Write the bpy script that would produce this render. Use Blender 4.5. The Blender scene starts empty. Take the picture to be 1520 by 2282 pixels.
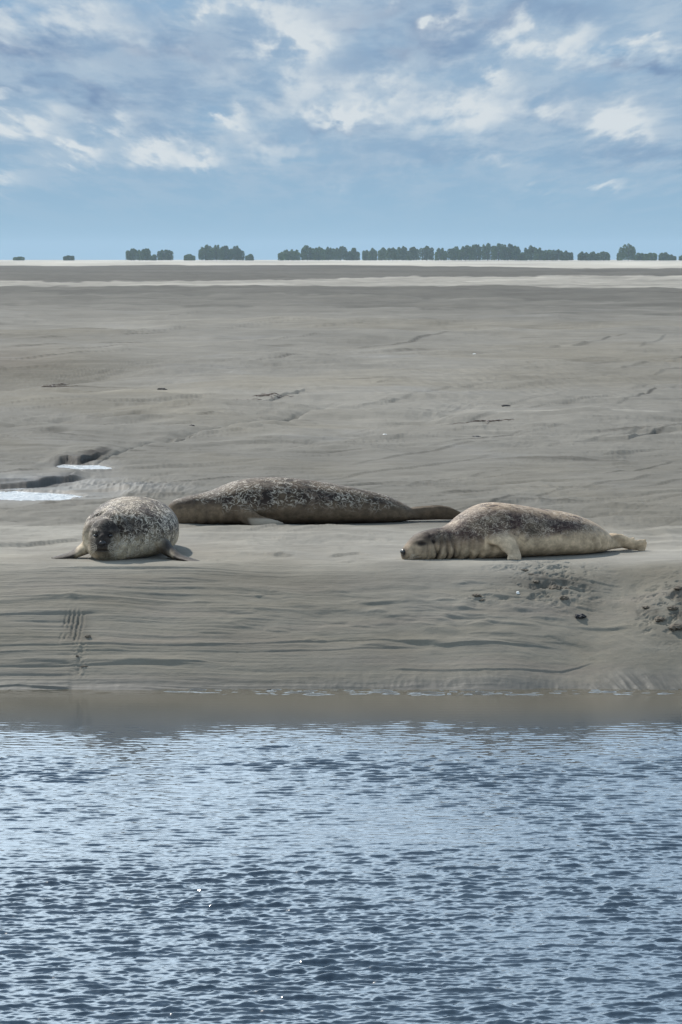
import bpy, bmesh, math, random
import numpy as np
from mathutils import Vector

random.seed(4)
C = bpy.context.scene.collection
R = math.radians

# ------------------------------------------------------------------ camera
H = 1.678            # eye height above the sand flat
F = 8000.0           # focal length in photo pixels (1520 wide)
PITCH = math.atan(564.5 / F)
cam = bpy.data.cameras.new('camera')
cam.sensor_fit = 'HORIZONTAL'; cam.sensor_width = 36
cam.lens = 36 * F / 1520
cam.clip_start = 0.5; cam.clip_end = 20000
camo = bpy.data.objects.new('camera', cam); C.objects.link(camo)
camo.location = (0, 0, H); camo.rotation_euler = (math.pi / 2 - PITCH, 0, 0)
bpy.context.scene.camera = camo
sc = bpy.context.scene
sc.view_settings.view_transform = 'Standard'
sc.view_settings.look = 'None'
sc.view_settings.gamma = 1
sc.view_settings.exposure = 0.0
sc.cycles.volume_bounces = 1
sc.cycles.max_bounces = 8

# ------------------------------------------------------------------ sun + sky
SUN_EL, SUN_AZ = R(44), R(-30)          # azimuth from +Y (away from camera), clockwise positive
sun = bpy.data.lights.new('sun', 'SUN'); sun.energy = 5.0; sun.angle = R(0.6); sun.color = (1, .95, .88)
suno = bpy.data.objects.new('sun', sun); C.objects.link(suno)
sd = Vector((math.sin(SUN_AZ) * math.cos(SUN_EL), math.cos(SUN_AZ) * math.cos(SUN_EL), math.sin(SUN_EL)))
suno.rotation_euler = sd.to_track_quat('Z', 'Y').to_euler(); suno.location = (0, 30, 40)

class NT:
    """tiny node helper"""
    def __init__(s, nt): s.nt = nt; nt.nodes.clear()
    def n(s, t, **k):
        o = s.nt.nodes.new(t)
        for a, b in k.items(): setattr(o, a, b)
        return o
    def l(s, a, b): s.nt.links.new(a, b)
    def put(s, sock, v):
        if v is None: return
        if hasattr(v, 'is_linked') or hasattr(v, 'links'): s.l(v, sock)
        else: sock.default_value = v
    def m(s, op, a, b=None, c=None, clamp=False):
        o = s.n('ShaderNodeMath', operation=op); o.use_clamp = clamp
        s.put(o.inputs[0], a); s.put(o.inputs[1], b); s.put(o.inputs[2], c)
        return o.outputs[0]
    def xyz(s, x, y, z=0.0):
        o = s.n('ShaderNodeCombineXYZ'); s.put(o.inputs[0], x); s.put(o.inputs[1], y); s.put(o.inputs[2], z); return o.outputs[0]
    def sep(s, v):
        o = s.n('ShaderNodeSeparateXYZ'); s.l(v, o.inputs[0]); return o.outputs
    def noise(s, v, scale, detail=4, rough=.5, dist=0.0, lac=2.0):
        o = s.n('ShaderNodeTexNoise'); o.noise_dimensions = '3D'
        s.l(v, o.inputs['Vector']); o.inputs['Scale'].default_value = scale; o.inputs['Detail'].default_value = detail
        o.inputs['Roughness'].default_value = rough; o.inputs['Distortion'].default_value = dist
        o.inputs['Lacunarity'].default_value = lac
        return o.outputs['Fac'], o.outputs['Color']
    def ss(s, v, a, b, lo=0.0, hi=1.0):
        o = s.n('ShaderNodeMapRange', interpolation_type='SMOOTHSTEP')
        s.put(o.inputs[0], v); o.inputs[1].default_value = a; o.inputs[2].default_value = b
        o.inputs[3].default_value = lo; o.inputs[4].default_value = hi
        return o.outputs[0]
    def mix(s, f, a, b, mode='MIX'):
        o = s.n('ShaderNodeMix', data_type='RGBA', blend_type=mode)
        s.put(o.inputs[0], f)
        for i, v in ((6, a), (7, b)):
            if isinstance(v, tuple): v = tuple(v) + (1,) * (4 - len(v))
            s.put(o.inputs[i], v)
        return o.outputs[2]
    def vmul(s, v, t):
        o = s.n('ShaderNodeVectorMath', operation='MULTIPLY'); s.l(v, o.inputs[0]); o.inputs[1].default_value = t; return o.outputs[0]

W = bpy.data.worlds.new('World'); sc.world = W; W.use_nodes = True
def build_world():
    g = NT(W.node_tree)
    sky = g.n('ShaderNodeTexSky', sky_type='NISHITA', sun_disc=False)
    sky.sun_elevation = SUN_EL; sky.sun_rotation = SUN_AZ; sky.air_density = 1.0; sky.dust_density = 0.3; sky.ozone_density = 3.0
    S = 0.09
    tc = g.n('ShaderNodeTexCoord')
    x, y, z = g.sep(tc.outputs['Generated'])
    az = g.m('ARCTAN2', x, y)
    el = g.m('ARCSINE', z)
    elp = g.m('MAXIMUM', el, 0.0)
    e3 = g.m('ADD', elp, 0.03)
    # cloud field coordinate: clouds grow with elevation as a real layer does
    cv = g.xyz(g.m('DIVIDE', az, e3), g.m('MULTIPLY', g.m('LOGARITHM', e3, math.e), 2.6), 0.0)
    cp = g.xyz(g.m('DIVIDE', az, e3), g.m('MULTIPLY', g.m('LOGARITHM', e3, math.e), 1.35), 0.7)
    nb, nbc = g.noise(cv, 1.9, 7, .58, .25)
    nf, nfc = g.noise(cp, 6.5, 7, .56, .0)
    # gentle warp of the individual clouds
    w1 = g.m('MULTIPLY', g.m('SUBTRACT', nf, .5), g.m('MULTIPLY', e3, .55))
    w2f, w2c = g.noise(g.vmul(cp, (1.1, 1, 1)), 6.5, 6, .58, .0)
    w2 = g.m('MULTIPLY', g.m('SUBTRACT', w2f, .5), g.m('MULTIPLY', e3, .26))
    azw = g.m('ADD', az, w1); elw = g.m('ADD', el, w2)
    def blobs(lst):
        tot = None
        for (px, py, rx, ry, a) in lst:
            ax = (px - 760) / F; ey = (576 - py) / F
            dx = g.m('DIVIDE', g.m('SUBTRACT', azw, ax), rx / F)
            dy = g.m('DIVIDE', g.m('SUBTRACT', elw, ey), ry / F)
            d2 = g.m('ADD', g.m('MULTIPLY', dx, dx), g.m('MULTIPLY', dy, dy))
            v = g.m('MULTIPLY', g.m('EXPONENT', g.m('MULTIPLY', d2, -1.0)), a)
            tot = v if tot is None else g.m('ADD', tot, v)
        return tot
    white = blobs([(690,98,70,36,.85),(620,25,150,55,.55),(470,42,45,26,.55),(985,12,65,22,.8),(1225,95,135,42,.65),
        (1460,108,100,15,.55),(1405,262,60,40,.65),(800,250,105,28,.7),(515,270,65,22,.7),(1075,238,110,42,.6),
        (880,190,80,28,.4),(60,280,85,34,.75),(190,348,45,28,.8),(385,335,80,30,.6),(470,356,32,20,.5),(700,180,100,40,.35),
        (265,290,45,32,.5),(200,42,160,34,.4),(1362,418,40,14,.4),(750,412,34,15,.25),(1125,172,30,22,.4),(10,200,30,12,.4),
        (1250,242,60,20,.4),(20,400,50,35,.35),(1430,305,50,18,.4),(1110,360,50,12,.25),(1220,436,34,16,.18),(650,330,90,24,.25),(15,40,60,40,.3)])
    dark = blobs([(60,112,170,44,.9),(430,112,140,48,.7),(900,35,190,40,.8),(1210,32,120,28,.6),(1440,152,110,20,.9),
        (210,225,95,34,.85),(950,112,90,38,.7),(1450,345,150,24,.4),(780,292,110,16,.5),(1000,335,220,30,.25),(370,250,60,50,.35),(60,185,110,12,.4)])
    nh, _ = g.noise(cv, 3.2, 8, .62, .15)
    thin = g.ss(el, 0.008, 0.05)                     # fewer clouds towards the horizon
    inframe = g.ss(el, 0.072, 0.13)                  # higher: an unseen, brightened cloud belt takes over
    body = g.m('MULTIPLY', g.ss(nh, .42, .62), g.ss(el, .004, .042))
    puff = g.ss(nf, .38, .60)
    whi = g.m('ADD', g.m('MULTIPLY', white, g.m('ADD', g.m('MULTIPLY', puff, 1.35), .38)), g.m('MULTIPLY', body, .22))
    whi = g.m('ADD', whi, g.m('MULTIPLY', inframe, g.ss(nb, .36, .58, .35, 1.0)))
    whi = g.m('MULTIPLY', whi, g.ss(el, .34, .60, 1.0, .05))
    whi = g.m('ADD', whi, g.m('MULTIPLY', g.m('MULTIPLY', g.ss(nf, .45, .75), g.ss(el, .006, .03)), .22))
    whi = g.ss(whi, -.08, 1.15)
    dk = g.m('ADD', g.m('MULTIPLY', dark, g.m('ADD', g.m('MULTIPLY', puff, .4), .7)), g.m('MULTIPLY', thin, g.ss(nb, .55, .35, 0, .25)))
    dk = g.m('MINIMUM', dk, 1.0)
    blue = g.mix(1.0, sky.outputs[0], (.50, .70, .95), 'MULTIPLY')
    # scale of the sky texture: colours below are divided by S so that one Background strength serves
    veil = g.mix(g.ss(el, .10, .6, .80, .35), blue, g.mix(g.ss(el, 0, .045), (.262 / S, .455 / S, .650 / S), (.215 / S, .375 / S, .575 / S)))
    nv, _ = g.noise(cv, 1.3, 5, .55, .1)
    soft = g.m('MULTIPLY', g.m('MULTIPLY', g.ss(nv, .30, .54), g.ss(el, .010, .045)), .58)
    veil = g.mix(soft, veil, (.33 / S, .44 / S, .57 / S))
    c1 = g.mix(g.m('MULTIPLY', dk, .92), veil, (.165 / S, .262 / S, .43 / S))
    midc = g.m('MULTIPLY', g.m('MULTIPLY', g.ss(nh, .38, .60), g.ss(el, .003, .036)), g.m('SUBTRACT', .66, g.m('MULTIPLY', dk, .58)))
    c1 = g.mix(midc, c1, (.385 / S, .51 / S, .635 / S))
    c2 = g.mix(whi, c1, g.mix(g.ss(el, .075, .16), (.66 / S, .72 / S, .76 / S), g.mix(g.ss(az, -.16, .12), (1.9 / S, 2.3 / S, 2.65 / S), (1.05 / S, 1.38 / S, 1.72 / S))))  # clouds above the view brightened, most at left, to whiten water and pools
    bg = g.n('ShaderNodeBackground'); g.l(c2, bg.inputs[0]); bg.inputs[1].default_value = S
    out = g.n('ShaderNodeOutputWorld'); g.l(bg.outputs[0], out.inputs[0])
build_world()

# ------------------------------------------------------------------ helpers
def ground_base(Y):
    """height of the sand before relief: flat, then the bank falling to the channel"""
    Y = np.asarray(Y, float)
    t = np.clip((19.86 - Y) / 1.36, 0, None)
    z = -0.55 * np.where(t < 1, t ** 1.35, 1 + 1.35 * (t - 1))
    return np.maximum(z, -2.5)
WATER_Z = -0.55
def py_of(Y, z=0.0):
    return 1141 + F * np.tan(np.arctan((H - z) / Y) - PITCH)
def px_of(X, Y, z=0.0):
    return 760 + F * X / (Y * math.cos(PITCH) + (H - z) * math.sin(PITCH))
_Yt = np.concatenate([np.linspace(17, 22, 4000), np.geomspace(22.001, 9000, 9000)])
_Pt = py_of(_Yt, ground_base(_Yt))
def Yof(py): return np.interp(-np.asarray(py, float), -_Pt, _Yt)
def Xof(px, Y, z=0.0): return (np.asarray(px, float) - 760) / F * (Y * math.cos(PITCH) + (H - z) * math.sin(PITCH))
def at(px, py):
    Y = float(Yof(py)); z = float(ground_base(Y)); return float(Xof(px, Y, z)), Y

_rng = np.random.RandomState(7)
_perm = np.concatenate([_rng.permutation(1024)] * 2)
_ga = _rng.rand(1024) * 2 * np.pi
_gx, _gy = np.cos(_ga), np.sin(_ga)
def pn(x, y, seed=0):
    x = np.asarray(x, float) + seed * 17.31; y = np.asarray(y, float) + seed * 9.77
    xi = np.floor(x).astype(np.int64); yi = np.floor(y).astype(np.int64); fx = x - xi; fy = y - yi
    u = fx * fx * fx * (fx * (fx * 6 - 15) + 10); v = fy * fy * fy * (fy * (fy * 6 - 15) + 10)
    def gr(ix, iy, dx, dy):
        h = _perm[(_perm[ix & 1023] + iy) & 1023]; return _gx[h] * dx + _gy[h] * dy
    a = gr(xi, yi, fx, fy); b = gr(xi + 1, yi, fx - 1, fy); c = gr(xi, yi + 1, fx, fy - 1); d = gr(xi + 1, yi + 1, fx - 1, fy - 1)
    return (a + u * (b - a) + v * (c - a + u * (a - b - c + d))) * 1.45
def fbm(x, y, o=4, g=.5, seed=0, ridge=False):
    s = 0; a = 1; t = 0
    for i in range(o):
        n = pn(x * 2 ** i, y * 2 ** i, seed + i)
        if ridge: n = 1 - 2 * np.abs(n)
        s = s + a * n; t += a; a *= g
    return s / t
def sst(x, a, b):
    t = np.clip((x - a) / (b - a), 0, 1); return t * t * (3 - 2 * t)

def mesh_obj(name, verts, faces, mat, parent=None, smooth=True, quads=None):
    me = bpy.data.meshes.new(name)
    if quads is not None:
        n = len(quads)
        me.vertices.add(len(verts)); me.vertices.foreach_set('co', np.asarray(verts, np.float32).ravel())
        me.loops.add(n * 4); me.loops.foreach_set('vertex_index', np.asarray(quads, np.int32).ravel())
        me.polygons.add(n); me.polygons.foreach_set('loop_start', np.arange(0, n * 4, 4, dtype=np.int32))
        me.polygons.foreach_set('loop_total', np.full(n, 4, np.int32))
        me.update(calc_edges=True); me.validate()
    else:
        me.from_pydata([tuple(map(float, v)) for v in verts], [], [tuple(map(int, f)) for f in faces]); me.update()
    if smooth: me.polygons.foreach_set('use_smooth', np.ones(len(me.polygons), bool))
    if mat: me.materials.append(mat)
    o = bpy.data.objects.new(name, me); C.objects.link(o)
    if parent: o.parent = parent
    return o
def grid_quads(nr, nc):
    i = np.arange((nr - 1) * (nc - 1)); r = i // (nc - 1); c = i % (nc - 1); a = r * nc + c
    return np.stack([a, a + 1, a + nc + 1, a + nc], 1)
def set_col(me, name, arr):
    at_ = me.color_attributes.new(name, 'FLOAT_COLOR', 'POINT')
    b = np.ones((len(me.vertices), 4), np.float32); b[:, :arr.shape[1]] = arr   # alpha 1 unless given
    at_.data.foreach_set('color', b.ravel())
def empty(name, label, cat, loc, rz=0, group=None):
    o = bpy.data.objects.new(name, None); C.objects.link(o); o.location = loc; o.rotation_euler = (0, 0, rz)
    o.empty_display_size = .2
    o['label'] = label; o['category'] = cat
    if group: o['group'] = group
    return o
def tag(o, label=None, cat=None, group=None, kind=None):
    if label: o['label'] = label
    if cat: o['category'] = cat
    if group: o['group'] = group
    if kind: o['kind'] = kind
    return o
def material(name):
    m = bpy.data.materials.new(name); m.use_nodes = True; return m, NT(m.node_tree)
def finish(g, col, rough=.8, spec=.3, bump=None, bs=.3, bd=.01, extra=None, normal=None):
    p = g.n('ShaderNodeBsdfPrincipled'); o = g.n('ShaderNodeOutputMaterial'); g.l(p.outputs[0], o.inputs[0])
    if isinstance(col, tuple): p.inputs['Base Color'].default_value = tuple(col) + (1,) * (4 - len(col))
    else: g.l(col, p.inputs['Base Color'])
    g.put(p.inputs['Roughness'], rough); g.put(p.inputs['Specular IOR Level'], spec)
    if bump is not None:
        b = g.n('ShaderNodeBump'); b.inputs['Strength'].default_value = bs; b.inputs['Distance'].default_value = bd
        g.l(bump, b.inputs['Height']); g.l(b.outputs[0], p.inputs['Normal'])
    return p

# ------------------------------------------------------------------ sand flat and bank (one sheet to the horizon)
def line_fn(pts):
    """polyline in photo pixels -> (X array, Y array) on the ground"""
    P = [at(*p) for p in pts]; P.sort(); return np.array([p[0] for p in P]), np.array([p[1] for p in P])
# (points, height, steepness m, decay behind m, decay front m, end taper m): steps in the mud
SCARPS = [
    ([(-200,1087),(0,1081),(60,1078),(130,1068),(205,1060)], .036, .10, 1.6, 1.2, .15),
    ([(70,1038),(110,1035),(180,1030),(222,1018),(262,1000)], .050, .10, 2.5, .9, .18),
    ([(255,1003),(350,978),(450,958),(600,942),(700,935)], -.035, .35, 2.5, 1.2, .5),
    ([(-100,868),(60,866),(150,868),(260,872)], .035, .15, 6, 2.0, .8),
    ([(140,876),(250,872),(420,882),(500,880)], -.04, .4, 5, 1.5, .8),
    ([(1270,978),(1400,976),(1460,962),(1600,958)], .024, .08, 2, 1.0, .5),
    ([(1260,990),(1400,989),(1600,988)], -.03, .10, 1, .8, .5),
    ([(1060,930),(1150,924),(1300,921),(1400,926)], -.035, .10, 2.5, 1.2, .4),
    ([(820,902),(870,897),(920,888)], .02, .1, 2, 1, .25),
    ([(520,905),(600,893),(680,873),(800,872)], .022, .10, 3, 1.5, .4),
    ([(40,966),(120,962),(180,962)], .022, .08, 2, 1, .3),
    ([(-100,1222),(60,1215),(140,1208),(200,1203)], .018, .04, .5, .4, .1),
    ([(-50,1440),(150,1438),(430,1437),(520,1431),(640,1427),(760,1421),(860,1424),(990,1436),(1200,1440)], .0045, .007, .05, .05, .1),
    ([(-50,1455),(190,1451),(500,1448),(760,1442),(960,1438)], .0035, .006, .05, .05, .2),
    ([(-50,1484),(150,1483),(300,1478),(480,1474)], .0045, .007, .05, .05, .1),
    ([(-50,1374),(150,1372),(230,1370)], .006, .015, .10, .10, .1),
    ([(-50,1533),(40,1528),(150,1537),(160,1540)], .006, .01, .06, .06, .03),
    ([(930,1436),(1100,1437),(1280,1440)], .004, .006, .05, .05, .2),
    ([(860,1490),(1100,1498),(1250,1488),(1330,1468)], .004, .007, .05, .05, .1),
    ([(720,1240),(800,1233),(850,1242)], .012, .03, .3, .3, .08),
]
_SC = [(line_fn(s[0]),) + tuple(s[1:]) for s in SCARPS]
def warp_line(x, s): return .06 * pn(x * 2.3, x * 0 + s, 3) + .03 * pn(x * 7.1, x * 0 + s, 4)
rows = np.concatenate([
    [-60, -30, -10, 0, 6, 10, 13, 15, 16.5, 17.4, 18.0], np.linspace(18.25, 19.86, 400)[:-1],
    Yof(np.arange(py_of(19.86), 579.2, -.85)), [5200.]])
uc = np.linspace(-.112, .112, 980)
side = np.concatenate([np.linspace(.1125, .26, 110), .26 * np.geomspace(1.03, 17.5, 34)])
cols = np.concatenate([-side[::-1], uc, side])
YY = np.repeat(rows[:, None], len(cols), 1)
XX = np.clip(np.maximum(YY, 17.0) * cols[None, :], -1700, 1700)
YY = YY + 0.0
def pix(X, Y):
    zb = ground_base(Y); return px_of(X, np.maximum(Y, 15), zb), py_of(np.maximum(Y, 15), zb)
POOLS = [(40, 1106, 150, 10.5, -.030), (187, 1045, 60, 6.5, -.020)]
def ground_h(X, Y):
    z = ground_base(Y)
    PX, PY = pix(X, Y)
    near = sst(Y, 17, 18.2) ; flat = sst(Y, 19.9, 21.0); bank = (1 - sst(Y, 19.75, 20.1)) * near
    far = 1 / (1 + (Y / 60) ** 2)
    # broad swells of the flat
    sw = fbm(X * .35 + 3, Y * .16, 3, .5, 1)
    z = z + sw * .055 * sst(Y, 23.0, 30) * (1 + Y / 90) * (1 - sst(Y, 150, 800))
    sw2 = fbm(X * .03, Y * .012, 2, .5, 21)
    z = z + sw2 * .10 * sst(Y, 60, 200) * (1 - sst(Y, 1500, 3000))
    # drainage rills running obliquely towards the channel
    xr = X * .93 - (Y - 25) * .10; yr = (Y - 25) * .5 + X * .35
    r1 = fbm(xr * 2.6 + .8 * pn(X * .8, Y * .4, 5), yr * 1.0, 4, .55, 11, True)
    m1 = sst(fbm(X * .5, Y * .12, 2, .5, 31), -.35, .45)
    z = z + (r1 - .3) * .011 * flat * (.35 + m1) * (1 - sst(Y, 45, 110))
    # ripple fields (small current ripples)
    for k, (cx, cy, rx, ry, lam, ang, am) in enumerate([(1250, 860, 420, 70, .17, .5, .005), (330, 760, 330, 35, .8, .55, .010), (960, 790, 330, 40, .42, .9, .008), (760, 880, 500, 60, .22, .35, .003)]):
        mk = np.exp(-(((PX - cx) / rx) ** 2 + ((PY - cy) / ry) ** 2) * 1.2)
        ph = (X * math.cos(ang) + Y * math.sin(ang) * .22 + .12 * pn(X * 1.3, Y * .3, 40 + k) * 1.5) / lam * 2 * math.pi
        z = z + am * mk * np.sin(ph) * (.6 + .6 * pn(X * 1.7, Y * .5, 50 + k))
    z = z + .0022 * fbm(X * 5, Y * 4, 3, .5, 60) * flat * (1 - sst(Y, 40, 90))
    z = z + .012 * fbm(X * 1.3 - Y * .2, Y * 2.0 - X * .8, 3, .45, 66, True) * flat * (1 - sst(Y, 35, 80)) * sst(fbm(X * .7, Y * .25, 2, .5, 67), -.1, .4)
    # silt layers: small steps that follow the contours of the mud, facing the channel
    def terr(v, k, sharp):
        q = v * k; fl = np.floor(q); fr = q - fl; return (fl + sst(fr, 0, sharp)) / k
    for fx, fy, am, y0, y1, y2, y3, sd_, tilt in ((2.4, 1.9, .035, 20.6, 22.5, 34, 52, 150, .5), (1.1, .62, .075, 29, 38, 60, 90, 160, .25), (.5, .17, .14, 52, 70, 130, 240, 170, .10)):
        v = fbm(X * fx * .30, (Y - X * tilt) * fy, 3, .5, sd_)
        mk = sst(Y, y0, y1) * (1 - sst(Y, y2, y3)) * sst(fbm(X * fx * .2, Y * fy * .15, 2, .5, sd_ + 9), -.45, .25)
        z = z + am * mk * (.30 * v + .70 * terr(v, 5, .16)) * 1.15
    z = z + .026 * fbm(X * .9, (Y - X * .45) * 2.3, 3, .48, 180) * sst(Y, 20.8, 22) * (1 - sst(Y, 32, 50))
    z = z + .055 * fbm(X * .45, (Y - X * .4) * .8, 3, .48, 181) * sst(Y, 28, 36) * (1 - sst(Y, 60, 100))
    z = z + .13 * fbm(X * .12, (Y - X * .2) * .14, 3, .5, 182) * sst(Y, 55, 80) * (1 - sst(Y, 180, 400))
    # strip between seals
    z = z + .012 * fbm(X * 1.6, Y * 2.6, 3, .5, 70) * sst(Y, 19.7, 20.1) * (1 - flat * .5)
    z = z + .0045 * fbm(X * 7, Y * 7, 3, .6, 72) * sst(Y, 19.7, 20.0) * (1 - sst(Y, 23, 26))
    # bank: layered drape marks, long in X, with wavelets in the middle
    ln = fbm(X * .9 + .3 * pn(X * .5, Y * 1, 80), Y * 17 + X * .15, 3, .6, 81)
    leftw = .45 + .75 * (1 - sst(PX, 450, 900))
    z = z + bank * (ln * .0036 + terr(ln, 4, .2) * .0040) * leftw * (1 - sst(PX, 1150, 1350) * .8)
    wv = fbm(X * 3.6 + .25 * pn(X * 2, Y * 4, 83), Y * 7.5 + X * 1.1, 2, .5, 82)
    mw = np.exp(-(((PX - 1030) / 330) ** 2 + ((PY - 1370) / 75) ** 2) * 1.0) + .45 * np.exp(-(((PX - 560) / 230) ** 2 + ((PY - 1350) / 50) ** 2))
    z = z + bank * .016 * mw * sst(wv, -.1, .55)
    z = z + bank * .0026 * fbm(X * 9, Y * 9, 4, .6, 85)
    # undulating plan of the bank front
    z = z + bank * (.022 * pn(X * .9 + 4, Y * .8, 86) + .010 * pn(X * 2.3, Y * 1.9, 87))
    # right hand gully: a shallow trough sweeping down to the water
    gx = Xof(1300 + 90 * np.clip((1450 - PY) / 150, -1, 1), Y) + .0
    gl = np.exp(-((X - gx) / .22) ** 2) * sst(PY, 1235, 1330)
    z = z - .035 * gl * bank
    sweep = fbm((X + .9 * (Y - 19.2)) * 7.5, (Y + X * .2) * 1.2, 3, .5, 90, True)
    z = z + bank * .007 * sweep * np.exp(-(((PX - 1350) / 130) ** 2 + ((PY - 1430) / 75) ** 2))
    # crumbled, trampled mud
    tr = np.exp(-(((PX - 1235) / 95) ** 2 + ((PY - 1300) / 50) ** 2)) + 1.1 * np.exp(-(((PX - 1500) / 80) ** 2 + ((PY - 1360) / 60) ** 2)) \
        + .45 * np.exp(-(((PX - 1080) / 70) ** 2 + ((PY - 1330) / 14) ** 2)) + .4 * np.exp(-(((PX - 1200) / 120) ** 2 + ((PY - 1262) / 12) ** 2))
    cr = fbm(X * 8, Y * 8, 5, .6, 92, True)
    z = z + .048 * np.clip(cr - .12, -.5, .45) * np.clip(tr, 0, 1.2) * sst(Y, 18, 18.6)
    # rills entering the water at the right
    rl = np.exp(-(((PX - 1440) / 150) ** 2)) * sst(PY, 1475, 1530)
    z = z + .016 * rl * fbm((X + .55 * (Y - 18.6)) * 10, (Y + X * .1) * 2.5, 3, .5, 94, True)
    # lower bank wet seepage notches
    lb = sst(PY, 1485, 1515) * (1 - sst(PY, 1528, 1538)) * (1 - sst(PX, 1250, 1400)) * sst(PX, 500, 850)
    z = z + .006 * lb * fbm(X * 7, Y * 3, 3, .6, 96, True)
    # old slide track at the left
    tk = np.exp(-((PX - 162 - (1400 - PY) * .22) / 22) ** 4) * np.exp(-((PY - 1402) / 33) ** 4)
    z = z + tk * sst(fbm(X * 11, Y * 9, 2, .5, 250), -.5, .2) * (.007 * np.sin((PX + (PY - 1400) * .22) / 11 * 2 * math.pi + 2.6 * pn(X * 7, Y * 9, 97)) - .006)
    tk2 = np.exp(-((PX - 178) / 16) ** 2) * sst(PY, 1430, 1440) * (1 - sst(PY, 1500, 1520))
    z = z + tk2 * .016 * np.clip(fbm(X * 22, Y * 14, 3, .6, 98), -.6, .5)
    tk3 = np.exp(-(((PX - 155) / 35) ** 2 + ((PY - 1335) / 14) ** 2)); z = z + tk3 * .012 * fbm(X * 9, Y * 9, 3, .6, 99)
    # left basin holding the pools
    lo = np.exp(-(((X + 2.25) / .75) ** 2 + ((Y - 26.6) / 2.1) ** 2)); z = z - .034 * lo
    rr = np.exp(-(((PX - 290) / 150) ** 2 + ((PY - 1092) / 20) ** 2))      # little rills right of the pool
    z = z + .030 * rr * fbm((X - .12 * (Y - 25)) * 9, (Y * .7 + X * 2.5) * 1.4, 3, .55, 100, True)
    for (lx, ly), h, st, db, df, tp in _SC:
        inside = sst(X, lx[0] - .001, lx[0] + tp) * (1 - sst(X, lx[-1] - tp, lx[-1] + .001))
        yl = np.interp(X, lx, ly) + (warp_line(X, h * 100) * min(st / .08, 1) * (.5 if st < .03 else .35))
        d = Y - yl
        if h > 0: c = h * (sst(d, -st * .5, st * .5) * np.exp(-np.clip(d, 0, None) / db) - .5 * np.exp(-np.abs(np.clip(d, None, 0)) / df) * (d < 0) * 1.0 * sst(-d, 0, st * .5))
        else: c = -h * (1 - sst(d, 0, st)) * np.exp(-np.clip(-d, 0, None) / df) + h * .5 * sst(d, 0, st) * np.exp(-np.clip(d, 0, None) / db)
        z = z + c * inside
    # the runnel that drains the flat into the pools, and two lesser hollows
    for pts, dep, hwx, fl in (([(800,893),(600,936),(450,962),(330,986),(255,1012),(200,1040),(110,1080)], .15, .75, .25),
                          ([(1280,972),(1400,968),(1520,960),(1640,955)], .07, 1.0, .5), ([(-150,955),(60,935),(250,925),(420,915)], .10, 2.0, .5),
                          ([(-200,850),(60,845),(200,835),(420,812)], .16, 5.0, .6), ([(820,940),(960,925),(1060,905),(1250,895)], .08, 1.6, .5), ([(1000,1010),(1200,995),(1400,1005)], .05, .9, .5),
                          ([(560,1015),(700,985),(900,972)], .05, .8, .5), ([(0,1160),(100,1172),(190,1180)], .03, .35, .5), ([(560,1215),(700,1208),(860,1212)], .025, .25, .5)):
        lx, ly = line_fn(pts); yl = np.interp(X, lx, ly) + .15 * pn(X * 1.4, X * 0 + dep * 90, 230) * hwx
        along = sst(X, lx[0] - .05, lx[0] + .7 * min(1.5, hwx + .2)) * (1 - sst(X, lx[-1] - .9 * min(1.5, hwx + .2), lx[-1] + .05))
        dd = Y - yl; w_ = np.where(dd > 0, hwx, hwx * fl)
        z = z - dep * along * np.exp(-np.abs(dd / w_) ** 1.6)
        z = z + dep * .16 * along * sst(dd, -hwx * .2, hwx * .2) * (1 - sst(dd, hwx * .6, hwx * 1.6)) * fbm((X - dd * .35) * 7 / (hwx + .3), dd * 1.2, 3, .55, 240, True)
    # pool beds
    PZ = py_of(np.maximum(Y, 15), -.03)
    wb = 5.0 * fbm(X * 5, Y * 2.2, 4, .65, 190)
    for cx, cy, rx, ry, lv in POOLS:
        d2 = (np.abs(PX - cx + 8 * wb * (rx / 150)) / rx) ** 2.4 + (np.abs(PZ + wb - cy - (PX - cx) * .02) / ry) ** 2.2
        ap = (1 - sst(d2, 1.6, 5)) * sst(Y, 20, 24) * sst(PZ + wb * .3, cy - ry * 1.3, cy - ry * .8); z = z * (1 - ap) + (lv + .010) * ap
        inn = 1 - sst(d2, .7, 1.25); z = z * (1 - inn) + (lv - .012) * inn
    return z
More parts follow.
